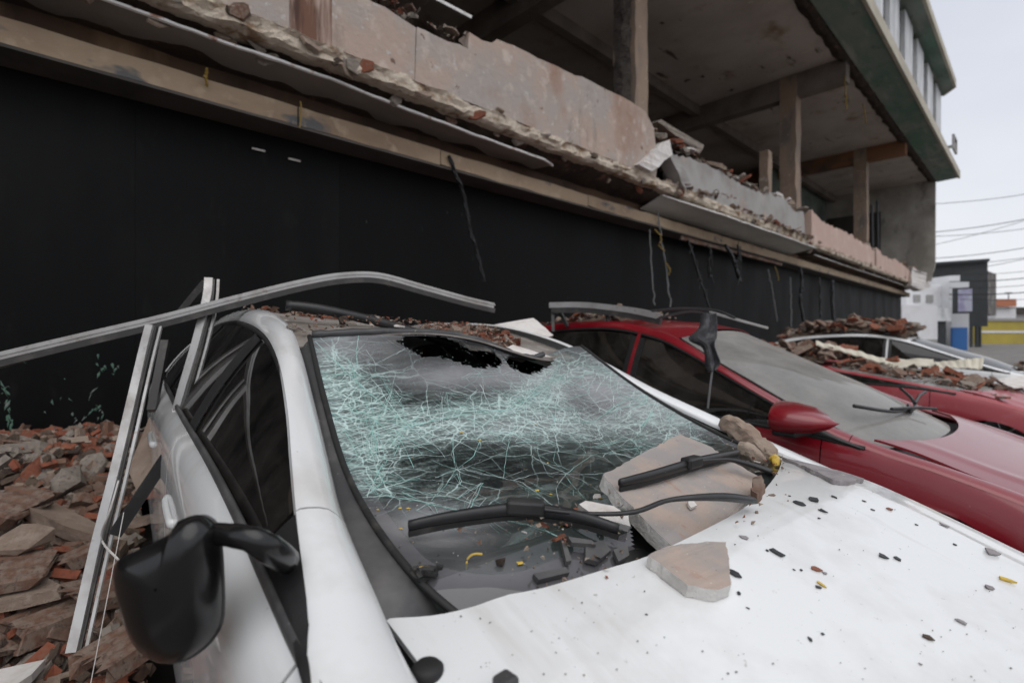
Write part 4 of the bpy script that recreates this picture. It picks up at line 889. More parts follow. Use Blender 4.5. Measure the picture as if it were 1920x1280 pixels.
def brickm(seed, mat, mat2):
    """piece of ribbed hollow block with broken ends"""
    r = random.Random(seed); mb = MB(); prof = []; nr = 4
    for k in range(nr * 4 + 1):
        x = -.42 + .84 * k / (nr * 4); prof.append((x, .16 + (.022 if k % 4 in (1, 2) else 0)))
    prof += [(.42, -.02), (.30, -.05), (.30, .08), (-.30, .09), (-.30, -.04), (-.42, -.02)]
    n = len(prof); vs = []
    for e in (0, 1):
        for k, (x, z) in enumerate(prof): vs.append((x, (-.32 if e == 0 else .34) + r.uniform(-.1, .1) * (1 + abs(nse(k * .6, seed))), z))
    fs = [(i, (i+1) % n, n + (i+1) % n, n + i) for i in range(n)]
    me = bpy.data.meshes.new('brick'); me.from_pydata(vs, [], fs + [tuple(range(n))[::-1], tuple(range(n, 2*n))]); me.materials.append(mat); return me
PIECES = {}
PIECES['brick'] = [brickm(i, m, None) for i, m in enumerate([m_terra, m_terra2, m_terra, m_terra2, m_terra, m_terra])]
PIECES['brick_fragment'] = [slabm(20 + i, m, t) for i, (m, t) in enumerate([(m_terra, .14), (m_terra2, .12), (m_terra, .2), (m_terra2, .2), (m_terra, .1)])]
PIECES['plaster_fragment'] = [slabm(40 + i, m, t) for i, (m, t) in enumerate([(m_plasterbit, .14), (m_plasterbit, .2), (m_mortar, .16), (m_plasterbit, .1), (m_mortar, .12)])]
PIECES['concrete_chunk'] = [lump(60 + i, m, f) for i, (m, f) in enumerate([(m_plasterbit, .6), (m_mortar, .7), (m_mortar, .5), (m_plasterbit, .8), (m_brownbit, .7), (m_brownbit, .5)])]
PIECES['white_fragment'] = [slabm(80 + i, m_whitebit, t) for i, t in enumerate((.1, .16, .08))]
def piece(T, kind, loc, size, rot=None, r=rnd, flatness=.35):
    me = r.choice(PIECES[kind]); o = bpy.data.objects.new(kind, me); COL.objects.link(o); o.parent = T
    o.location = tmat(T).inverted() @ Vector(loc); o.scale = (size * r.uniform(.8, 1.2), size * r.uniform(.7, 1.1), size * r.uniform(.8, 1.3))
    o.rotation_euler = rot or (r.gauss(0, flatness), r.gauss(0, flatness), r.uniform(0, 6.28)); return o
def heap(name, label, base, region, hfun, n, s0, s1, mix, matbed, seed, nx=40, ny=40, bedamp=.05, small=600, ssz=.03):
    """region (x0,y0,x1,y1); hfun(x,y)->z or None"""
    T = thing(name, label, 'rubble', base); r = random.Random(seed); x0, y0, x1, y1 = region
    vs = {}; mb = MB()
    for i in range(nx):
        for j in range(ny):
            x = x0 + (x1 - x0) * i / (nx - 1); y = y0 + (y1 - y0) * j / (ny - 1); h = hfun(x, y)
            if h is None: continue
            vs[i, j] = len(mb.v); mb.v.append(Vector((x, y, h + bedamp * (nse(x * 6 + seed, y * 6) + .6 * nse(x * 17, y * 17, seed)) - bedamp)))
    for (i, j) in list(vs):
        if all(k in vs for k in ((i+1, j), (i, j+1), (i+1, j+1))): mb.f.append((vs[i, j], vs[i+1, j], vs[i+1, j+1], vs[i, j+1]))
    if matbed: mb.build('rubble_bed', matbed, T, world=True, kind='stuff')
    kinds = [k for k, wt in mix for _ in range(wt)]
    for _ in range(n):
        for t in range(30):
            x, y = r.uniform(x0, x1), r.uniform(y0, y1); h = hfun(x, y)
            if h is not None: break
        else: continue
        s = s0 + (s1 - s0) * r.random() ** 1.8
        piece(T, r.choice(kinds), (x, y, h + s * .06), s, r=r, flatness=.38)
    if small:
        groups = {}
        for _ in range(small):
            for t in range(30):
                x, y = r.uniform(x0, x1), r.uniform(y0, y1); h = hfun(x, y)
                if h is not None: break
            else: continue
            mt = r.choice((m_terra, m_terra2, m_plasterbit, m_mortar, m_brownbit)); g = groups.setdefault(mt.name, (MB(), mt))[0]
            s = ssz * r.uniform(.3, 1.2); c = Vector((x, y, h + s * .4 + .02 * r.random())); q = [c + Vector((r.uniform(-1, 1), r.uniform(-1, 1), r.uniform(-.8, .8))) * s for _ in range(5)]
            g.add(q, [(0, 1, 2), (0, 2, 3), (0, 3, 4), (0, 4, 1), (1, 2, 3), (1, 3, 4)])
        for g, mt in groups.values(): g.build('small_rubble', mt, T, world=True, recalc=False, kind='stuff')
    return T
r_ = random.Random(77)
for i in range(150):
    x = r_.uniform(-.5, 14) if i < 110 else r_.uniform(14, 28.5); u = r_.random()
    if u < .6: yy, z_, sz = 3.83 + r_.uniform(-.02, .03), r_.uniform(3.55, 3.68), r_.uniform(.07, .22)
    else: yy, z_, sz = 3.97 + r_.uniform(-.02, .03), r_.uniform(3.45, 3.56), r_.uniform(.06, .2)
    o = piece(B, r_.choice(['plaster_fragment', 'concrete_chunk', 'plaster_fragment', 'brick_fragment']), (x, yy, z_), sz, r=r_, rot=(r_.gauss(1.3, .4), r_.gauss(0, .4), r_.gauss(0, .3)))
# big pile between the white car and the wall
def carside(y): return 1.085 - .93 * math.cos(PSI) + (y - .64) * math.tan(PSI)
def hp(x, y):
    if y < 1.0 or y > 4.42: return None
    lim = carside(y) if y < 3.65 else 3.2
    if x > lim - .02: return None
    f = (y - 1.0) / 3.4
    h = .10 + .68 * min(1, f * 1.15) ** 1.2 + .05 * nse(x * 2, y * 2)
    return h * min(1, (x + 3.2) / 1.2 + .2) * (1 if x < .6 else max(.5, 1 - (x - .6) * .25))
MIXP = [('brick', 5), ('brick_fragment', 5), ('plaster_fragment', 5), ('concrete_chunk', 4)]
RP = heap('rubble_pile', 'heap of broken red hollow bricks and beige plaster between the white car and black wall', (-.5, 3.0, 0), (-3.2, 1.0, 3.2, 4.42), hp, 80, .12, .30, MIXP, m_brownbit, 3, 90, 60, .05, 1500, .035)
r_ = random.Random(12)
for i in range(220):          # denser where the pile shows
    x, y = r_.uniform(-.35, .42), r_.uniform(1.2, 4.3); h = hp(x, y)
    if h is None: continue
    k = r_.choice(['brick', 'brick', 'brick', 'brick_fragment', 'brick_fragment', 'plaster_fragment', 'concrete_chunk']) if y < 3.2 else r_.choice(['plaster_fragment', 'brick_fragment', 'concrete_chunk', 'plaster_fragment', 'brick'])
    piece(RP, k, (x, y, h + .03), r_.uniform(.08, .23), r=r_, flatness=.45)
for (px, py, y, s, k) in ((40, 845, 3.9, .36, 'concrete_chunk'), (60, 885, 3.7, .34, 'concrete_chunk'), (170, 868, 3.9, .40, 'plaster_fragment'), (95, 860, 3.95, .30, 'concrete_chunk'), (120, 905, 3.4, .3, 'concrete_chunk'), (40, 1075, 2.6, .24, 'brick'), (140, 1050, 2.7, .28, 'brick'), (80, 1180, 2.4, .25, 'brick'), (200, 1010, 2.9, .26, 'brick'), (230, 1230, 1.9, .24, 'brick'), (60, 1120, 2.5, .22, 'plaster_fragment'), (290, 930, 3.1, .26, 'brick_fragment'), (20, 960, 3.0, .26, 'brick'), (30, 1010, 2.7, .22, 'concrete_chunk'), (250, 985, 2.9, .24, 'plaster_fragment'), (180, 1120, 2.4, .24, 'brick')):
    piece(RP, k, at(px, py, y=y), s, r=r_, flatness=.2)
gs = {}
for i in range(2600):        # crumbs and shards between the pieces where the pile shows
    x, y = r_.uniform(-.35, .45), r_.uniform(1.2, 4.35); h = hp(x, y)
    if h is None: continue
    mt = r_.choice((m_terra, m_terra2, m_plasterbit, m_mortar, m_brownbit)); g = gs.setdefault(mt.name, (MB(), mt))[0]; sz = r_.uniform(.010, .055); c = Vector((x, y, h + r_.uniform(0, .09)))
    u = Vector((r_.gauss(0, 1), r_.gauss(0, 1), r_.gauss(0, .5))).normalized(); v = u.orthogonal().normalized(); w_ = u.cross(v)
    q = [c + u * sz * a + v * sz * b * .6 + w_ * sz * k * .3 for a, b, k in ((-1, -.5, -1), (1, -.7, -1), (.8, .6, -1), (-.7, .9, -1), (-.8, -.6, 1), (.9, -.5, 1), (.9, .7, 1), (-.9, .6, 1))]
    g.add(q, [(3, 2, 1, 0), (4, 5, 6, 7), (0, 1, 5, 4), (1, 2, 6, 5), (2, 3, 7, 6), (3, 0, 4, 7)])
for g, mt in gs.values(): g.build('small_rubble', mt, RP, world=True, recalc=False, kind='stuff')
p0 = [at(15, 925, t=2.2), at(60, 920, t=2.35), at(190, 985, t=2.25), at(200, 1010, t=2.12), at(120, 985, t=2.1), at(60, 955, t=2.1)]
g = MB(); g.prism(p0, (0, .02, -.06)); g.build('plaster_plank', m_plasterbit, RP, world=True)
p0 = [at(-30, 1260, t=1.55), at(85, 1235, t=1.6), at(60, 1262, t=1.5), at(20, 1290, t=1.45), at(-40, 1300, t=1.45)]
g = MB(); g.prism(p0, (0, .01, -.03)); g.build('white_board', m_whitebit, RP, world=True)

# ------------------------------------------------------------------ bent aluminium window frame over the white car
AF = thing('aluminium_frame', 'long bent aluminium window frame lying over the white car roof with its uprights in rubble', 'window frame', (.1, 2.1, .4))
def profile_bar(name, pts, wd, ht, mat, mat2, T, n=40, lip=True):
    ps = spline(pts, n); g = MB(); g.tube(ps, wd * .62, 4, flat=ht / wd); o = g.build(name, mat, T, world=True)
    if lip:
        g = MB(); g.tube([p + Vector((0, -wd * .30, -ht * .85)) for p in ps], wd * .42, 4, flat=1.2); g.build('frame_channel', mat2, o, world=True)
        g = MB(); g.tube([p + Vector((0, -wd * .5, ht * .1)) for p in ps], wd * .12, 4); g.build('frame_rib', mat, o, world=True)
    return o
profile_bar('rail', [at(-260, 735, t=1.62), at(-60, 682, t=1.72), at(150, 632, t=1.85), at(300, 597, t=1.95), at(430, 563, t=2.06), at(560, 531, t=2.17), at(640, 517, t=2.26), at(710, 517, t=2.36), at(790, 538, t=2.44), at(870, 560, t=2.52), at(925, 573, t=2.58)], .030, .030, m_alu, m_alu_dark, AF, 60)
g = MB(); a_ = spline([at(-260, 775, t=1.63), at(-60, 708, t=1.73), at(150, 650, t=1.86), at(270, 618, t=1.94)], 20); b_ = [p + Vector((0, 0, .045 * (1 - i / 30))) for i, p in enumerate(a_)]
g.grid([a_, b_]); g.build('rail_skirt', m_alu_dark, AF, world=True, solid=.012)
def post(name, pts, wd, dp):
    o = profile_bar(name, pts, wd, dp, m_alu, m_alu_dark, AF, 24, False); ps = spline(pts, 24)
    for k, off in enumerate((.55, .95)):
        g = MB(); g.tube([p + RT * wd * off + FW * .01 * k for p in ps], wd * .2, 4); g.build('frame_channel', m_alu if k else m_alu_dark, o, world=True)
    return o
post('upright', [at(284, 612, t=1.93), at(262, 700, t=1.86), at(215, 900, t=1.70), at(175, 1060, t=1.6), at(138, 1222, t=1.5)], .031, .04)
post('upright', [at(392, 524, t=2.10), at(388, 570, t=2.06), at(372, 640, t=2.0), at(345, 735, t=1.92), at(315, 850, t=1.85)], .034, .04)
g = MB(); g.bar(at(388, 530, t=2.12), at(340, 588, t=2.14), .03, .03); g.build('brace', m_alu_dark, AF, world=True)
g = MB(); g.bar(at(310, 640, t=2.25), at(285, 770, t=2.1), .03, .03); g.build('brace', m_alu_dark, AF, world=True)
g = MB(); g.bar(at(318, 848, t=1.72), at(215, 1002, t=1.62), .02, .035); tag(g.build('black_strip', m_trim), 'flat black plastic strip leaning behind the aluminium upright on the rubble', 'strip')
g = MB(); pp = [at(285, 770, t=2.35), at(330, 740, t=2.4), at(345, 800, t=2.2), at(330, 870, t=2.05), at(262, 935, t=1.98), at(240, 880, t=2.1)]; g.prism(pp, (.02, .03, 0)); tag(g.build('plaster_slab', m_plasterbit), 'dusty pinkish grey slab standing between the aluminium uprights and the white car', 'slab')
for i, pts in enumerate(([(232, 960, 1.5), (205, 1100, 1.45), (170, 1280, 1.4)], [(222, 900, 1.6), (205, 960, 1.58), (190, 1010, 1.62), (228, 1055, 1.6)])):
    g = MB(); g.tube(spline([at(x, y, t=t) for x, y, t in pts], 14), .0014 if i == 0 else .003, 4)
    tag(g.build('thin_wire', m_whitebit), ['thin white wire hanging straight down beside the black mirror', 'short pale wire curling round the near aluminium upright'][i], 'wire')

# second aluminium profile on the red roof
AF2 = thing('aluminium_frame', 'pale aluminium window profile resting on the rear of the red car roof', 'window frame', (3.4, 3.0, 1.4))
profile_bar('rail', [at(1032, 572, t=4.25), at(1100, 572, t=4.1), at(1180, 581, t=3.9), at(1235, 592, t=3.75)], .065, .05, m_alu, m_alu_dark, AF2, 20)
for a, b in (((1036, 578, 4.25), (1037, 622, 4.2)), ((1048, 580, 4.3), (1064, 612, 4.25)), ((1137, 582, 4.05), (1141, 606, 4.0))):
    g = MB(); g.bar(at(a[0], a[1], t=a[2]), at(b[0], b[1], t=b[2]), .025, .025); g.build('upright', m_alu_dark, AF2, world=True)

# ------------------------------------------------------------------ debris lying on the cars
def down(bv, extra=0):
    def f(x, y):
        p, n, i, t = bv.ray_cast(Vector((x, y, 4)), Vector((0, 0, -1))); return p.z + extra if p is not None else None
    return f
def mask(f, test): return lambda x, y: f(x, y) if test(x, y) else None
fw_ = down(bv_roof, .012)
def ell(cx, cy, rx, ry): return lambda x, y: ((x - cx) / rx) ** 2 + ((y - cy) / ry) ** 2 < 1
def bump_(f, cx, cy, rx, ry, h):
    def q(x, y):
        z = f(x, y)
        if z is None: return None
        d = ((x - cx) / rx) ** 2 + ((y - cy) / ry) ** 2
        return z + h * (1 - d) if d < 1 else None
    return q
heap('brick_heap', 'bright red crumbled brick on the right of the white car roof', (1.5, 2.0, 1.5), (1.2, 1.55, 1.85, 2.35), bump_(fw_, 1.50, 1.80, .17, .22, .03), 26, .03, .09, [('brick_fragment', 3), ('brick', 2)], m_terra, 31, 24, 24, .02, 260, .018)
heap('roof_rubble', 'grey and beige grit with small stones along the front edge of the white car roof', (1.0, 1.8, 1.5), (.55, 1.45, 1.6, 2.0), bump_(fw_, 1.05, 1.70, .5, .28, .008), 22, .02, .06, [('plaster_fragment', 3), ('concrete_chunk', 2), ('white_fragment', 1)], None, 32, small=350, ssz=.009)
heap('roof_rubble', 'dusty brown rubble on the rear of the white car roof under the frame', (1.0, 2.9, 1.5), (.6, 2.2, 1.8, 3.4), bump_(fw_, 1.0, 2.85, .45, .5, .0), 14, .05, .12, MIXP, None, 33, small=100, ssz=.02)
# pale concrete slab behind the white roof
def poly_thing(name, label, cat, pts, d, mat, edge=None, kind=None, rough=0, bevel=0):
    if rough:
        q = []
        n = len(pts)
        for i in range(n):
            a, b = Vector(pts[i]), Vector(pts[(i+1) % n]); m = max(1, int((b - a).length / (rough * 3)))
            for k in range(m): q.append(a.lerp(b, k / m) + Vector((rnd.uniform(-1, 1), rnd.uniform(-1, 1), rnd.uniform(-.4, .4))) * (rough * .5 if k else rough * .15))
        pts = q
    g = MB(); g.prism(pts, d); o = g.build(name, mat, bevel=bevel); tag(o, label, cat)
    if edge:
        o.data.materials.append(edge); dn = Vector(d).normalized()
        for f in o.data.polygons:
            if abs(f.normal.dot(dn)) < .6: f.material_index = 1
    return o
poly_thing('concrete_slab', 'pale broken concrete slab standing between the white car roof and the red car', 'concrete slab', [at(908, 612, t=3.0), at(1000, 596, t=3.15), at(1038, 628, t=3.1), at(1005, 640, t=2.9), at(960, 630, t=2.85)], (.02, .05, -.05), m_whitebit, m_mortar, rough=.01)
poly_thing('white_strip', 'white painted strip lying over the front right of the white car roof', 'strip', [at(948, 652, t=2.12), at(962, 646, t=2.16), at(1045, 672, t=2.14), at(1036, 682, t=2.1)], (.01, .02, -.02), m_whitebit, rough=.006)
poly_thing('tan_block', 'small tan block on the front right edge of the white car roof', 'block', [at(905, 645, t=2.07), at(930, 644, t=2.07), at(931, 656, t=2.05), at(908, 658, t=2.05)], (.01, .03, 0), m_cream_board, rough=.004)
poly_thing('brown_lath', 'dusty brown lath along the torn front right roof edge', 'lath', [at(850, 634, t=2.08), at(870, 630, t=2.1), at(1000, 668, t=2.2), at(985, 676, t=2.15)], (.01, .03, -.01), m_mortar, rough=.006)
# pieces lying on the windscreen, under and between the wipers
slabpts = [onplane(*q) for q in ((1131, 889), (1200, 852), (1275, 813), (1335, 838), (1378, 868), (1428, 895), (1418, 922), (1385, 968), (1330, 995), (1262, 1024), (1225, 990), (1195, 960), (1160, 925))]
poly_thing('tile_slab', 'large salmon tiled slab wedged under both wipers at the windscreen corner', 'tile slab', slabpts, -pn * .030, m_tile, m_tileedge, rough=.006)
def resting(name, label, cat, px, bv, th, mat, edge=None, tilt=0, up=.001, rough=0, bevel=.0015):
    hs = [hit(bv, *q) for q in px]; hs = [h for h in hs if h[0] is not None]; n = sum((h[1] for h in hs), Vector()).normalized()
    return poly_thing(name, label, cat, [h[0] + n * up for h in hs], n * th, mat, edge, rough=rough, bevel=bevel)
resting('tile_piece', 'broken salmon tile piece lying alone on the white hood', 'tile', [(1211, 1062), (1240, 1047), (1272, 1040), (1320, 1035), (1356, 1036), (1362, 1075), (1366, 1118), (1340, 1129), (1284, 1119), (1250, 1092)], bv_hood, .021, m_tile, m_tileedge, rough=.0035)
poly_thing('plaster_chip', 'white plaster chip under the lower wiper arm', 'plaster chip', [over(x, y, .03, .01) for x, y in ((1086, 945), (1098, 938), (1150, 948), (1178, 965), (1182, 986), (1160, 980), (1115, 965))], (.01, .015, -.02), m_whitebit, rough=.004)
poly_thing('plaster_chip', 'tiny white chip in the middle of the large salmon slab', 'plaster chip', [onplane(x, y) + pn * .004 for x, y in ((1287, 944), (1298, 946), (1304, 954), (1293, 959), (1288, 952))], pn * .006, m_whitebit)
poly_thing('stone_piece', 'small brown stone in the black gutter at the end of the slab', 'stone', [at(x, y, z=1.095) for x, y in ((1412, 895), (1428, 890), (1434, 908), (1420, 926), (1410, 920))], (0, 0, -.03), m_terra2, rough=.006)
def rock(name, label, cat, axis, w, h, mat, seed=0, nu=30, nv=18, parent=None):
    ax = spline(axis, nu); rows = []
    for i, c in enumerate(ax):
        t = (ax[min(i+1, nu-1)] - ax[max(i-1, 0)]).normalized(); a = t.cross(UP).normalized(); b = a.cross(t); e = math.sqrt(max(0, 1 - (2 * i / (nu - 1) - 1) ** 6)) * .97 + .03; r = []
        for j in range(nv + 1):
            q = 2 * math.pi * (j % nv) / nv; cx = math.copysign(abs(math.cos(q)) ** .6, math.cos(q)); sx = math.copysign(abs(math.sin(q)) ** .6, math.sin(q)); p = c + a * cx * w * e + b * sx * h * e
            k = nse(p.x * 22 + seed, p.y * 22, p.z * 22) * .5 + nse(p.x * 60, p.y * 60 + seed, p.z * 60) * .3; r.append(p + (a * cx + b * sx) * k * w * .9)
        rows.append(r)
    g = MB(); g.grid(rows); return tag(g.build(name, mat), label, cat)
rock('masonry_chunk', 'long mossy beige masonry chunk on the right windscreen pillar base', 'masonry', [at(1350, 785, t=1.80), at(1385, 806, t=1.76), at(1425, 838, t=1.69), at(1452, 866, t=1.63)], .026, .030, m_plasterbit, 3)
rock('masonry_chunk', 'short ochre masonry piece under the upper wiper arm', 'masonry', [at(1382, 842, t=1.62), at(1405, 846, t=1.6), at(1436, 866, t=1.57)], .020, .020, m_plasterbit, 9)
rock('yellow_foam', 'yellow mossy foam lump at the tip of the upper wiper pivot', 'foam', [at(1449, 852, t=1.60), at(1455, 862, t=1.59), at(1456, 878, t=1.57)], .013, .013, m_yellow, 5, 14, 12)
resting('cement_piece', 'flat lilac grey cement piece on the right edge of the white hood', 'cement piece', [(1466, 864), (1500, 861), (1540, 872), (1580, 892), (1618, 905), (1590, 911), (1560, 908), (1520, 888)], bv_hood, .012, m_slate, rough=.006) if all(hit(bv_hood, *q)[0] for q in ((1500, 866), (1560, 900))) else \
poly_thing('cement_piece', 'flat lilac grey cement piece on the right edge of the white hood', 'cement piece', [at(x, y, z=1.055 - (x - 1466) * .0004) for x, y in ((1470, 866), (1500, 860), (1540, 866), (1580, 880), (1620, 905), (1585, 912), (1545, 900), (1505, 880))], (0, 0, .014), m_slate, rough=.006)
resting('tile_piece', 'small pale tile corner at the windscreen edge beside the hood tile', 'tile', [(1178, 1040), (1182, 1030), (1196, 1024), (1206, 1030), (1204, 1038)], bv_hood, .014, m_tile, m_tileedge)
# dark shards etc. on the hood
SH = [(1498, 945, 14, 'black', 30), (1525, 938, 18, 'black', 20), (1541, 958, 11, 'black', 30), (1562, 932, 9, 'black', 10), (1535, 972, 5, 'black', 0), (1456, 1037, 17, 'black', 25), (1438, 1032, 6, 'black', 40), (1376, 1076, 18, 'black', 45), (1655, 1043, 12, 'black', 5), (1681, 1048, 11, 'black', 5), (1790, 1021, 6, 'black', 0), (1402, 1140, 5, 'black', 20), (1519, 1199, 7, 'black', 80), (1488, 1068, 5, 'black', 30), (1502, 1069, 6, 'black', 80), (1536, 1102, 9, 'black', 10), (1636, 956, 5, 'black', 0), (1718, 984, 5, 'black', 0), (1212, 1152, 4, 'black', 0), (1385, 1113, 9, 'black', -30), (1542, 1189, 6, 'black', 10), (1480, 930, 4, 'black', 0),
      (1395, 1008, 16, 'grey', 15), (1768, 985, 20, 'grey', 12), (1858, 1036, 24, 'grey', 20), (1546, 1075, 11, 'grey', 20), (1803, 1167, 18, 'grey', 40), (1738, 1196, 18, 'brown', 35), (1531, 1068, 14, 'orange', 10), (1538, 1095, 15, 'yellow', 60), (1885, 1088, 22, 'yellow', 30), (1855, 1103, 18, 'grey', 25), (1666, 955, 9, 'orange', 0), (1620, 940, 8, 'brown', 20), (1390, 930, 8, 'brown', 0), (1725, 1245, 8, 'grey', 0), (1380, 1260, 5, 'brown', 0)]
SM = dict(black=m_shard, grey=m_slate, brown=m_brownbit, orange=m_terra, yellow=m_yellow)
SLAB = dict(black='small black plastic shard scattered on the white hood', grey='small grey cement flake on the white hood', brown='tiny brown crumb on the white hood', orange='small orange brick crumb on the white hood', yellow='curled yellow foam scrap on the white hood')
SHL = {(1376, 1076): 'black shard touching the right edge of the salmon hood tile', (1456, 1037): 'largest lone black shard, right of the salmon hood tile', (1655, 1043): 'left one of a close pair of black shards in the middle of the hood', (1681, 1048): 'right one of a close pair of black shards in the middle of the hood', (1525, 938): 'widest of the black shards clustered near the cement piece', (1531, 1068): 'orange brick crumb beside a grey flake in mid hood', (1666, 955): 'tiny orange brick crumb near the red car side of the hood', (1538, 1095): 'curled yellow foam scrap below the orange brick crumb', (1885, 1088): 'yellow foam scrap near the right edge of the hood', (1858, 1036): 'long grey flake near the far right edge of the hood', (1803, 1167): 'angular grey flake low on the right of the hood', (1546, 1075): 'grey flake touching the orange brick crumb', (1395, 1008): 'grey flake just behind the salmon hood tile', (1738, 1196): 'largest brown crumb, low on the right of the hood'}
for x, y, sz, kd, an in SH:
    p, n = hit(bv_hood, x, y)
    if p is None: continue
    dep = (p - CAM).length; r0 = sz * dep / FPX * .62; a = R(an); u = (RT * math.cos(a) - FW * math.sin(a)); u = (u - n * u.dot(n)).normalized(); v = n.cross(u); m = rnd.randint(5, 7); ring = []; r0 *= {'grey': .6, 'yellow': .75, 'brown': .6}.get(kd, .85)
    for k in range(m):
        q = 2 * math.pi * k / m; rr = r0 * rnd.uniform(.5, 1.25); ring.append(p + u * math.cos(q) * rr * 1.15 + v * math.sin(q) * rr * (.85 if kd != 'yellow' else .5) + n * (.0008 + .12 * r0 * rnd.random()))
    g = MB(); g.prism(ring, n * r0 * .22); tag(g.build({'black': 'shard', 'grey': 'cement_flake', 'brown': 'crumb', 'orange': 'brick_crumb', 'yellow': 'foam_scrap'}[kd], SM[kd]), SHL.get((x, y), SLAB[kd]), {'black': 'shard', 'grey': 'flake', 'brown': 'crumb', 'orange': 'crumb', 'yellow': 'foam'}[kd], kd + ' bits on the white hood')
def specks(name, label, bv, box, n, s0, s1, mat, dfun=None, cat='specks'):
    g = MB(); x0, y0, x1, y1 = box
    for _ in range(n):
        x, y = rnd.uniform(x0, x1), rnd.uniform(y0, y1)
        if bv is bv_ws and any(inpoly(x, y, h) for h in HOLES): continue
        p, nn = hit(bv, x, y)
        if p is None: continue
        s = s0 + (s1 - s0) * rnd.random() ** 3; a = rnd.uniform(0, 6.28); u = Vector((math.cos(a), math.sin(a), 0)); v = Vector((-u.y, u.x, 0)); c = p + nn * .0012
        e = rnd.uniform(.3, 1)
        q = [c + u * s, c + v * s * e, c - u * s * rnd.uniform(.5, 1), c - v * s * e, c + nn * min(s * .7, .002)]
        g.add(q, [(0, 1, 4), (1, 2, 4), (2, 3, 4), (3, 0, 4), (3, 2, 1, 0)])
    o = g.build(name, mat, recalc=False); tag(o, label, cat, kind='stuff')
specks('dark_specks', 'fine dark grit sprinkled over the white hood', bv_hood, (760, 880, 1920, 1280), 60, .0006, .0024, m_shard)
specks('brown_specks', 'fine brown dust crumbs sprinkled over the white hood', bv_hood, (760, 880, 1920, 1280), 260, .0005, .0022, m_brownbit)
specks('yellow_flakes', 'yellow foam flakes scattered on the shattered windscreen', bv_ws, (660, 720, 1400, 1060), 75, .0012, .0085, m_yellow)
specks('pale_grit', 'pale grit scattered on the shattered windscreen', bv_ws, (640, 700, 1440, 1080), 420, .0005, .0026, m_whitebit)
specks('black_grit', 'black crumbs scattered on the shattered windscreen', bv_ws, (700, 760, 1440, 1080), 90, .001, .004, m_shard)
# broken bits in the cowl corner
CB = heap('cowl_debris', 'black and grey splinters and glass crumbs in the cowl at the hood edge', (.9, .45, 1.05), (.55, .40, 1.85, .72), (lambda x, y: (lambda h: None if h[0] is None or h[0].z > 1.10 or inpoly(*proj(h[0]), HOLES[2]) else h[0].z + .006)(bv_ws.ray_cast(Vector((x, y, 3)), Vector((0, 0, -1)))[:2])), 40, .012, .035, [('concrete_chunk', 2), ('white_fragment', 1), ('brick_fragment', 1)], None, 51, small=240, ssz=.006)
for i, (pp, kk) in enumerate((([(1052, 1010), (1062, 1018), (1072, 1050), (1062, 1052)], .02), ([(1098, 1020), (1130, 1012), (1146, 1030), (1120, 1052), (1098, 1046)], .02), ([(1065, 1005), (1110, 1012), (1118, 1020), (1072, 1016)], .03), ([(1000, 1075), (1060, 1062), (1068, 1072), (1010, 1086)], .015), ([(1150, 1030), (1176, 1020), (1180, 1040), (1160, 1052)], .02))):
    q = [lift(bv_ws, x, y, kk) for x, y in pp]; g = MB(); g.prism(q, (0, .003, -.008)); g.build('plastic_splinter', m_trim_grey, CB, world=True)
p, n = hit(bv_ws, 800, 1085)
g = MB()
for k in range(5): g.tube(spline([p + Vector((rnd.uniform(-.03, .03), rnd.uniform(-.02, .02), .006 + rnd.uniform(0, .012))) for _ in range(4)], 10), rnd.uniform(.003, .007), 6)
tag(g.build('torn_clip', m_rubber), 'torn black clip with foam at the lower left corner of the windscreen', 'clip')
for i, (px, py, l) in enumerate(((788, 1082, 'curved yellow foam strip at the lower left windscreen corner'), (888, 1055, 'tiny yellow foam bit above the dark band of the windscreen'))):
    p, n = hit(bv_ws, px, py); g = MB(); g.tube(spline([p + n * .003 + RT * a + UP * b for a, b in ((-.012, -.012), (-.010, .004), (.0, .012), (.014, .012))], 10), .003 if i == 0 else .0018, 6); tag(g.build('foam_strip', m_yellow), l, 'foam')

# ------------------------------------------------------------------ debris on the red car and on the cars beyond
bv_r = bvh(RCP['roofmb'], RM)
heap('roof_rubble', 'dark rubble and black strips heaped in the middle of the red car roof', (3.85, 2.6, 1.55), (3.3, 2.1, 4.5, 3.2), bump_(down(bv_r, .01), 3.8, 2.6, .5, .5, .05), 40, .05, .16, [('concrete_chunk', 3), ('plaster_fragment', 2), ('brick_fragment', 1)], m_brownbit, 61, 20, 20, .03, 200, .02)
heap('roof_rubble', 'a few beige stones on the rear edge of the red car roof', (3.5, 3.3, 1.5), (3.2, 3.0, 4.0, 3.6), down(bv_r, .01), 10, .05, .12, [('plaster_fragment', 1), ('concrete_chunk', 1)], None, 62, small=40, ssz=.015)
for i, pts in enumerate(([(1222, 583, 3.6), (1280, 578, 3.5), (1340, 582, 3.4), (1378, 596, 3.3)], [(1235, 596, 3.5), (1290, 584, 3.45), (1330, 588, 3.4)], [(1330, 585, 3.45), (1385, 600, 3.35), (1440, 615, 3.3)])):
    g = MB(); g.tube(spline([at(x, y, t=t) for x, y, t in pts], 14), .013, 5, flat=.7); tag(g.build('black_strip', m_trim if i < 2 else m_alu), ['long black rubber strip arched over the red car roof', 'short black strip under the arched one on the red roof', 'thin pale strip along the front of the red car roof'][i], 'strip')
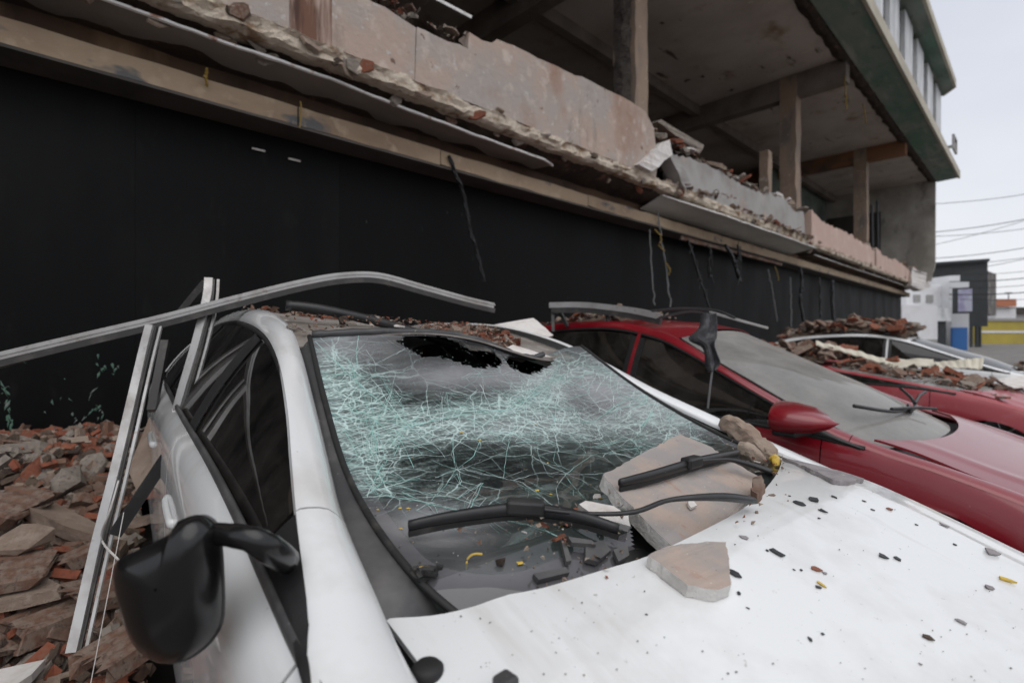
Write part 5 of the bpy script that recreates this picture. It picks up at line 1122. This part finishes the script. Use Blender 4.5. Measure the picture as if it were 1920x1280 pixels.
# black cloth-wrapped cable hanging over the red front door
g = MB(); rows = []
for x, y, wv, t in ((1330, 588, 14, 3.02), (1328, 612, 17, 2.96), (1318, 632, 26, 2.92), (1328, 645, 12, 2.90), (1334, 662, 11, 2.88), (1337, 680, 14, 2.87), (1336, 694, 6, 2.87)):
    rows.append([at(x - wv, y + 4, t=t), at(x - wv * .4, y, t=t - .03), at(x + wv * .2, y + 2, t=t + .01), at(x + wv, y, t=t - .02)])
g.grid(patch(rows, 26, 10)); HC = g.build('hanging_rag', MAT('dusty_black_cloth', (.03, .03, .034), .8, layers=[((.11, .11, .115), 14, .5, .7)], bump=(30, .5, .01)), smooth=True, solid=.006)
tag(HC, 'crumpled dark rag hanging over the red car roof edge onto the door window', 'rag')
g = MB(); g.tube(spline([at(1336, 690, t=2.87), at(1332, 720, t=2.86), at(1327, 765, t=2.86)], 8), .006, 5); g.build('rag_cord', m_cablegrey, HC)
# heaps over the far cars
bv2 = bvh(RP2['roofmb'], tmat(R2)); bvh2 = bvh(RP2['hoodmb'], tmat(R2)); bvw2 = bvh(WP2['roofmb'], tmat(W2)); bvwh = bvh(WP2['hoodmb'], tmat(W2)); bvww = bvh(WP2['wsmb'], tmat(W2)); bvrw = bvh(RP2['wsmb'], tmat(R2))
def anyd(*fs):
    def q(x, y):
        z = [f(x, y) for f in fs]; z = [v for v in z if v is not None]; return max(z) if z else None
    return q
R2X, R2Y = 7.15, .95
heap('rubble_heap', 'red brick rubble spread over the hood and windscreen of the buried red car', (R2X, .6, 1.0), (6.3, .2, 8.0, 1.7), mask(anyd(down(bvrw, .02), down(bvh2, .01)), lambda x, y: nse(x * 1.3, y * 1.3, 4) > -.15 - (y - .5) * .6), 90, .08, .22, MIXP, m_brownbit, 71, 30, 30, .04, 400, .03)
heap('rubble_heap', 'brown masonry heaped on the roof of the buried red car', (R2X, 2.2, 1.45), (6.45, 1.5, 7.85, 3.7), bump_(down(bv2, .02), 7.15, 2.2, .8, 1.5, .12), 90, .10, .3, MIXP, m_brownbit, 72, 30, 30, .04, 300, .03)
heap('rubble_heap', 'long brown heap of brick rubble on the roof of the far white car', (10.9, 2.4, 1.45), (10.25, 1.2, 11.6, 3.6), bump_(down(bvw2, .02), 10.9, 2.2, .85, 1.7, .16), 150, .10, .34, MIXP, m_brownbit, 73, 30, 40, .06, 400, .03)
heap('rubble_heap', 'brown clump of debris on the hood of the far white car', (11.0, -.1, .95), (10.3, -.45, 11.7, .3), bump_(anyd(down(bvwh, .02), down(bvww, .02)), 11.0, -.05, .45, .35, .16), 40, .08, .2, [('concrete_chunk', 3), ('brick', 2)], m_brownbit, 74, 20, 20, .05, 200, .03)
# cream boards draped between the cars
def board(name, label, pts, nu=26, wav=.012, mat=m_cream_board, th=.012):
    a, b, c, d = [Vector(q) for q in pts]; rows = []
    for v in lin(0, 1, 6): rows.append([a.lerp(b, u).lerp(d.lerp(c, u), v) + Vector((0, 0, wav * math.sin(u * 40) + .02 * nse(u * 4, v * 2, a.x))) for u in lin(0, 1, nu)])
    g = MB(); g.grid(rows); return tag(g.build(name, mat, solid=th, smooth=False), label, 'board')
board('corrugated_sheet', 'cream corrugated sheet sloping behind the red car windscreen', (at(1530, 638, t=6.3), at(1660, 672, t=5.8), at(1660, 680, t=5.6), at(1530, 646, t=6.0)), wav=.006)
board('cream_board', 'large cream board lying in front of the far white car windows', (at(1655, 672, t=6.2), at(1750, 672, t=6.4), at(1752, 684, t=5.9), at(1665, 690, t=5.7)), wav=0)
board('cream_board', 'broken cream board tilted over the rubble beside the far white hood', (at(1750, 680, t=6.2), at(1845, 672, t=6.0), at(1842, 692, t=5.7), at(1760, 690, t=5.8)), wav=.004)
poly_thing('cream_board', 'pale yellow board standing on the far white car roof against the white house', 'board', [at(1682, 612, t=9.6), at(1712, 612, t=9.5), at(1716, 628, t=9.3), at(1690, 632, t=9.3)], (.1, .1, 0), m_cream_board, rough=.02)
poly_thing('white_sheet', 'torn white sheet with a dark strip on the hood of the far white car', 'sheet', [at(1865, 712, t=5.6), at(1920, 705, t=5.8), at(1960, 725, t=5.4), at(1900, 728, t=5.2)], (0, 0, .01), m_whitebit, rough=.02)

# ------------------------------------------------------------------ rubble on the upper floor edge
def ledge(y0, z, a): return lambda x, y: z + a * (1 - ((y - y0 - .4) / .45) ** 2) if abs(y - y0 - .4) < .45 else None
UH = heap('ledge_rubble', 'white and red masonry rubble heaped along the upper floor edge past the gap', (9.6, 4.1, 3.72), (6.6, 3.95, 13.4, 4.7), lambda x, y: 3.98 + .55 * max(0, min(1, (x - 6.4) / .4)) * (1 - .04 * (x - 7)) * (1 - ((y - 4.25) / .5) ** 2) + .08 * nse(x * 1.5, y), 110, .15, .5, [('plaster_fragment', 4), ('brick', 2), ('concrete_chunk', 3), ('white_fragment', 3), ('brick_fragment', 2)], m_dark_rough, 81, 60, 14, .08, 500, .05)
heap('ledge_rubble', 'brick rubble behind the salmon parapet at the far end of the upper floor', (21, 4.1, 3.72), (13.5, 3.98, 28.5, 4.6), lambda x, y: 4.17 + .2 * nse(x * .7, y) + .1 * nse(x * 2, 4), 110, .2, .6, [('plaster_fragment', 3), ('brick', 3), ('concrete_chunk', 3)], m_dark_rough, 82, 60, 10, .1, 200, .06)
heap('ledge_rubble', 'dark red broken masonry on top of the parapet at the top of the picture', (2.4, 4.05, 4.2), (1.8, 3.82, 3.2, 4.25), lambda x, y: 4.22 + .13 * nse(x * 3, y * 3) + .10 * max(0, 1 - abs(x - 2.5)), 34, .08, .26, [('brick', 2), ('concrete_chunk', 3), ('plaster_fragment', 3)], m_dark_rough, 83, 24, 10, .08, 200, .03)
heap('ledge_rubble', 'small rubble resting on the broken slab below the grey wall section', (9.6, 3.8, 3.66), (7.2, 3.70, 13.6, 3.86), lambda x, y: 3.67 + .05 * max(0, nse(x * 1.4, 2)) + (.10 if abs(x - 8.6) < .5 else 0), 70, .06, .24, [('plaster_fragment', 3), ('brick_fragment', 3), ('concrete_chunk', 3)], None, 84, small=260, ssz=.03)
for nm, lb, pts, dv, mt in (('broken_beam', 'white broken concrete strut leaning against the end of the pink parapet', [at(1198, 308, y=3.72), at(1222, 322, y=3.72), at(1262, 290, y=3.74), at(1256, 262, y=3.78), at(1240, 268, y=3.78)], (.0, .14, 0), m_whitebit),
                            ('broken_beam', 'grey slab edge leaning to the right under the white strut', [at(1256, 292, y=3.74), at(1270, 290, y=3.74), at(1298, 350, y=3.72), at(1284, 352, y=3.72)], (0, .2, 0), m_grey_pl),
                            ('broken_beam', 'dark slanting slab on top of the upper rubble beside the column', [at(1232, 228, y=4.1), at(1240, 224, y=4.1), at(1320, 272, y=4.1), at(1312, 288, y=4.1)], (.1, .4, .05), m_mortar)):
    poly_thing(nm, lb, 'beam', pts, dv, mt, rough=.03)
g = MB(); g.bar(at(800, -10, y=4.2), at(884, 34, y=4.0), .03, .03); tag(g.build('metal_rod', m_alu), 'thin metal rod sticking out of the parapet rubble at the top', 'rod')
poly_thing('hanging_plaster', 'white torn plaster block sticking out at the far corner of the building', 'plaster', [at(1712, 500, y=3.7), at(1722, 508, y=3.6), at(1742, 512, y=3.5), at(1745, 538, y=3.5), at(1728, 545, y=3.6), at(1708, 535, y=3.7)], (.3, .3, 0), m_whitebit, rough=.05)

# ------------------------------------------------------------------ cables hanging from the soffit
def cable(name, label, pts, r, mat, cat='cable', y=None, twist=0, n=30):
    ps = spline([at(a, b, y=c) for a, b, c in pts], n); g = MB(); wob = .022 if r > .008 else .004
    ps = [p + Vector((nse(i * .35, pts[0][0]), nse(i * .35, 7, pts[0][0]), .3 * nse(i * .5, 3))) * wob * min(1, i / 4) + Vector((.5 * nse(i * 1.1, pts[0][1]), 0, 0)) * wob * .6 for i, p in enumerate(ps)]
    if twist:
        for ph in (0, 2.1, 4.2):
            g.tube([p + Vector((math.cos(i * .9 + ph), .6 * math.sin(i * .9 + ph), 0)) * twist for i, p in enumerate(ps)], r, 5)
    else: g.tube(ps, [r * (1 + .35 * nse(i * .8, pts[0][0])) for i in range(n)], 5)
    if r > .012 and mat is m_cable:      # frayed strands
        q = random.Random(int(pts[0][0]))
        for _ in range(6):
            i = q.randrange(3, n - 2); a = ps[i]; g.tube(spline([a, a + Vector((q.uniform(-.08, .08), -.03, q.uniform(-.05, .06))), a + Vector((q.uniform(-.14, .14), -.03, q.uniform(-.22, -.02)))], 6), r * .35, 4)
    return tag(g.build(name, mat), label, cat)
cable('twisted_cable', 'thick twisted black cable hanging alone in front of the black wall', [(842, 292, 4.12), (858, 335, 4.15), (872, 375, 4.2), (880, 425, 4.22), (893, 470, 4.25), (908, 528, 4.26)], .010, m_cable, twist=.014)
CB_ = [('straight grey cable beside the yellow wire over the red car', [(1218, 430, 4.1), (1222, 510, 4.1), (1228, 572, 4.05)], .010, m_cablegrey), ('yellow and grey wire hanging over the red car roof', [(1233, 395, 4.1), (1240, 450, 4.1), (1250, 510, 4.1), (1257, 575, 4.05)], .012, m_cablegrey),
       ('black cable with frayed end falling towards the red car windscreen', [(1290, 450, 4.1), (1302, 490, 4.1), (1316, 535, 4.1), (1330, 578, 4.05)], .020, m_cable), ('short black cable loop left of the thick dangling cluster', [(1325, 460, 4.1), (1332, 470, 4.05), (1328, 492, 4.1), (1330, 520, 4.1)], .022, m_cable),
       ('thick black dangling cable in the middle of the cluster', [(1360, 460, 4.1), (1372, 480, 4.1), (1380, 505, 4.1), (1388, 528, 4.1)], .035, m_cable), ('short black cable stub right of the cluster', [(1383, 458, 4.1), (1384, 480, 4.1), (1378, 500, 4.1)], .022, m_cable),
       ('thin grey cable slanting to the rubble right of the cluster', [(1440, 505, 4.1), (1448, 545, 4.1), (1457, 602, 4.1)], .014, m_cablegrey), ('thin grey straight cable near the white far car', [(1482, 520, 4.1), (1483, 560, 4.1), (1484, 612, 4.1)], .013, m_cablegrey),
       ('thick black cable, left of the pair at the far wall', [(1500, 500, 4.1), (1503, 530, 4.1), (1500, 560, 4.1), (1508, 612, 4.1)], .035, m_cable), ('thick black cable, right of the pair at the far wall', [(1560, 525, 4.1), (1560, 560, 4.1), (1563, 612, 4.1)], .045, m_cable), ('short black cable between the far pair', [(1536, 520, 4.1), (1537, 560, 4.1), (1538, 595, 4.1)], .025, m_cable)]
for lb, pts, r, mt in CB_: cable('hanging_cable', lb, pts, r, mt)
for lb, pts, r in (('yellow wire tuft at the lintel above the red car', [(1228, 430, 4.05), (1240, 445, 4.0), (1236, 460, 4.05), (1246, 470, 4.05)], .010), ('frayed yellow wire knot halfway down the grey cable', [(1248, 492, 4.08), (1256, 505, 4.05), (1254, 515, 4.08)], .010), ('short yellow wire hanging from the lintel board joint', [(563, 190, 4.1), (565, 205, 4.1), (562, 240, 4.12)], .006), ('short yellow wire hanging from the left soffit', [(388, 128, 4.1), (386, 145, 4.1), (388, 162, 4.12)], .009), ('yellow wire stub at the lintel past the red car', [(1453, 500, 4.1), (1458, 515, 4.1), (1460, 526, 4.1)], .012)):
    cable('yellow_wire', lb, pts, r, m_cableyel, 'wire')
for lb, pts, r in (('long yellow wire dangling from the torn ceiling beam end', [(1583, 135, 3.35), (1585, 165, 3.3), (1588, 205, 3.3)], .018), ('second yellow wire below the torn ceiling edge', [(1618, 195, 3.35), (1622, 215, 3.3), (1624, 232, 3.3)], .016)):
    cable('yellow_wire', lb, pts, r, m_cableyel, 'wire')
for i, (px, py) in enumerate(((485, 281), (552, 300))):
    g = MB(); p = at(px, py, y=D - .02); g.bar(p - Vector((.05, 0, 0)), p + Vector((.05, 0, 0)), .008, .014); tag(g.build('light_slot', m_whitebit), ['left pale metal bracket screwed to the black wall under the lintel', 'right pale metal bracket screwed to the black wall under the lintel'][i], 'bracket')

# paint scuffs on the lower left of the black wall
g = MB(); r_ = random.Random(5)
for (cx, cy, sx, sy, n) in ((12, 745, 6, 22, 16), (18, 790, 5, 16, 8), (190, 690, 6, 10, 7), (215, 692, 4, 12, 6), (180, 770, 7, 14, 14), (160, 790, 22, 10, 12), (140, 800, 8, 10, 5), (110, 740, 60, 30, 8), (20, 830, 8, 8, 4)):
    for _ in range(n):
        p = at(r_.gauss(cx, sx), r_.gauss(cy, sy), y=D - .004); l = r_.uniform(.006, .035); wv = r_.uniform(.002, .010); a = r_.uniform(.7, 2.4)
        u = Vector((math.cos(a), 0, math.sin(a))); v = Vector((-u.z, 0, u.x)); g.add([p - u * l, p + v * wv, p + u * l * r_.random(), p - v * wv * r_.random(), p + Vector((0, -.002, 0))], [(0, 1, 4), (1, 2, 4), (2, 3, 4), (3, 0, 4)])
bp(g, 'paint_scuffs', MAT('green_scuff', (.09, .17, .125), .8, layers=[((.2, .2, .195), 9, .5, .6)]), recalc=False, kind='stuff')
# ------------------------------------------------------------------ background street
def far(px, py, t): return at(px, py, t=t)
def fbox(T, name, px0, px1, t0, t1, z0, z1, mat, back=6, parent=None):
    a = at(px0, HY, t=t0); b = at(px1, HY, t=t1); n = FW * back; g = MB()
    g.prism([Vector((a.x, a.y, z0)), Vector((b.x, b.y, z0)), Vector((b.x + n.x, b.y + n.y, z0)), Vector((a.x + n.x, a.y + n.y, z0))], (0, 0, z1 - z0)); return g.build(name, mat, parent or T, world=True)
m_fwhite = MAT('white_render', (.70, .70, .71), .8, layers=[((.58, .57, .57), .5, .45, .7)])
m_fdark = MAT('black_metal_sheet', (.028, .032, .034), .6, layers=[((.05, .054, .055), .3, .4, .7)])
m_fblue = MAT('blue_paint', (.05, .17, .45), .6); m_fyel = MAT('yellow_wall_paint', (.42, .33, .06), .8, layers=[((.33, .26, .06), .3, .4, .7)])
m_fsign = MAT('sign_face', (.46, .46, .55), .5, layers=[((.3, .28, .42), .9, .45, .6)]); m_roof = MAT('clay_roof', (.42, .16, .09), .8); m_fgrey = MAT('grey_render', (.3, .29, .28), .9)
zz = lambda py, t: CAMH + (HY - py) / FPX * t
WB = thing('white_shop', 'small white two storey shop with a blue corner panel beyond the ruin', 'building', tuple(at(1760, HY, t=44)[:2]) + (0,))
fbox(WB, 'wall', 1692, 1758, 44, 44.5, 0, zz(572, 44), m_fwhite); fbox(WB, 'upper_wall', 1700, 1785, 46.5, 46.5, 0, zz(535, 46), m_fwhite, 4)
fbox(WB, 'corner_wall', 1784, 1817, 45.4, 44.5, 0, zz(528, 45), m_fwhite, 5); fbox(WB, 'gable', 1780, 1800, 46.8, 46.4, zz(536, 46), zz(515, 46), m_fwhite, 3)
fbox(WB, 'door', 1760, 1774, 45.2, 45.2, 0, zz(602, 45), m_fdark, .3); fbox(WB, 'awning', 1758, 1784, 44.6, 44.6, zz(602, 45), zz(578, 45), m_louvre, .4)
fbox(WB, 'blue_panel', 1786, 1814, 45.1, 44.3, 0, zz(614, 45), m_fblue, .2)
o = fbox(WB, 'hanging_sign', 1792, 1824, 44.0, 43.0, zz(588, 44), zz(540, 44), m_fdark, .35); fbox(WB, 'sign_face', 1798, 1823, 43.75, 42.96, zz(584, 43.5), zz(542, 43.5), m_fsign, .1, parent=o)
fbox(WB, 'window', 1714, 1726, 46.4, 46.4, zz(566, 46), zz(552, 46), m_fgrey, .2); fbox(WB, 'window', 1738, 1750, 46.4, 46.4, zz(566, 46), zz(552, 46), m_fgrey, .2); fbox(WB, 'base_band', 1692, 1758, 43.9, 44.4, 0, zz(636, 44), m_fgrey, .2)
for k in range(3): fbox(WB, 'lamp_bracket', 1776, 1781, 46.3, 46.3, zz(555 + k * 12, 46), zz(549 + k * 12, 46), m_fdark, .2)
BB = thing('black_shed', 'large black clad building with sloped corner behind the white shop', 'building', tuple(at(1800, HY, t=55)[:2]) + (0,))
fbox(BB, 'wall', 1722, 1852, 58, 54, zz(612, 55), zz(489, 55), m_fdark, 8); fbox(BB, 'side_wall', 1852.4, 1868, 54, 57, zz(590, 55), zz(510, 55), MAT('rusty_sheet', (.1, .09, .085), .8, layers=[((.2, .18, .17), .6, .5, .6)]), 5)
fbox(BB, 'roof_band', 1722, 1856, 57.5, 53.6, zz(493, 55), zz(488, 55), m_fdark, 8.5)
for px in (1822, 1832, 1838): fbox(BB, 'post', px, px + 2.5, 54, 54, 0, zz(611, 54), m_fdark, .3)
YW = thing('yellow_wall', 'yellow boundary wall with a pale stripe across the street', 'wall', tuple(at(1890, HY, t=70)[:2]) + (0,))
fbox(YW, 'wall', 1836, 2100, 70, 75, 0, zz(602, 72), m_fyel, 1); fbox(YW, 'stripe', 1836, 2100, 69.9, 74.9, zz(624, 72), zz(620, 72), m_fwhite, .05); fbox(YW, 'coping', 1836, 2100, 69.8, 74.8, zz(602, 72), zz(597, 72), m_fgrey, 1.3)
HB = thing('roofed_house', 'far grey house with an orange clay roof behind the yellow wall', 'house', tuple(at(1885, HY, t=110)[:2]) + (0,))
fbox(HB, 'wall', 1866, 1905, 110, 110, 0, zz(578, 110), m_fwhite, 8); fbox(HB, 'roof', 1862, 1906, 109, 109, zz(575, 110), zz(561, 110), m_roof, 10)
GB = thing('grey_house', 'long low grey roofed house at the right edge behind the yellow wall', 'house', tuple(at(1930, HY, t=120)[:2]) + (0,))
fbox(GB, 'wall', 1880, 2150, 120, 120, 0, zz(585, 120), m_fgrey, 8); fbox(GB, 'roof', 1890, 2150, 119.5, 119.5, zz(588, 120), zz(576, 120), m_darkin, 9)
LP = thing('lamp_post', 'tiny far street lamp above the orange roof', 'street lamp', tuple(at(1891, HY, t=115)[:2]) + (0,))
b_ = at(1891, HY, t=115); zt_ = zz(549, 115); g = MB(); g.tube([(b_.x, b_.y, 0), (b_.x, b_.y, zt_)], .12, 6); g.build('pole', m_cablegrey, LP, world=True)
g = MB(); g.bar(Vector((b_.x, b_.y, zt_)) - RT * .7, Vector((b_.x, b_.y, zt_)) + RT * .7, .3, .25); g.build('lamp_head', m_cablegrey, LP, world=True)
PW = [((1700, 385), (2100, 330), .022, 'topmost faint power line'), ((1700, 440), (2100, 370), .03, 'upper dark power line'), ((1700, 445), (2100, 398), .022, 'thin power line just under the upper dark one'), ((1700, 488), (2100, 428), .028, 'power line rising to the right in the middle of the sky gap'), ((1700, 500), (2100, 452), .022, 'faint power line above the black shed'), ((1700, 520), (2100, 440), .022, 'power line crossing above the black shed corner'), ((1780, 528), (2100, 490), .035, 'dark power line level with the shed roof'), ((1780, 540), (2100, 505), .022, 'thin power line right of the shed roof'), ((1780, 552), (2100, 520), .04, 'thick lowest power line right of the black shed'), ((1780, 560), (2100, 540), .02, 'thin power line just under the thick lowest one'), ((1700, 470), (2100, 350), .02, 'steep faint power line crossing the sky gap'), ((1780, 515), (2100, 478), .02, 'thin power line just above the shed roof level')]
for i, (a, b, r, lb) in enumerate(PW):
    p, q = far(*a, 36), far(*b, 30); g = MB(); g.tube([p.lerp(q, u) - UP * .35 * math.sin(math.pi * u) for u in lin(0, 1, 14)], r, 4); tag(g.build('power_line', m_cable), lb, 'power line')
for o in bpy.data.objects:
    if '_m' in o: del o['_m']
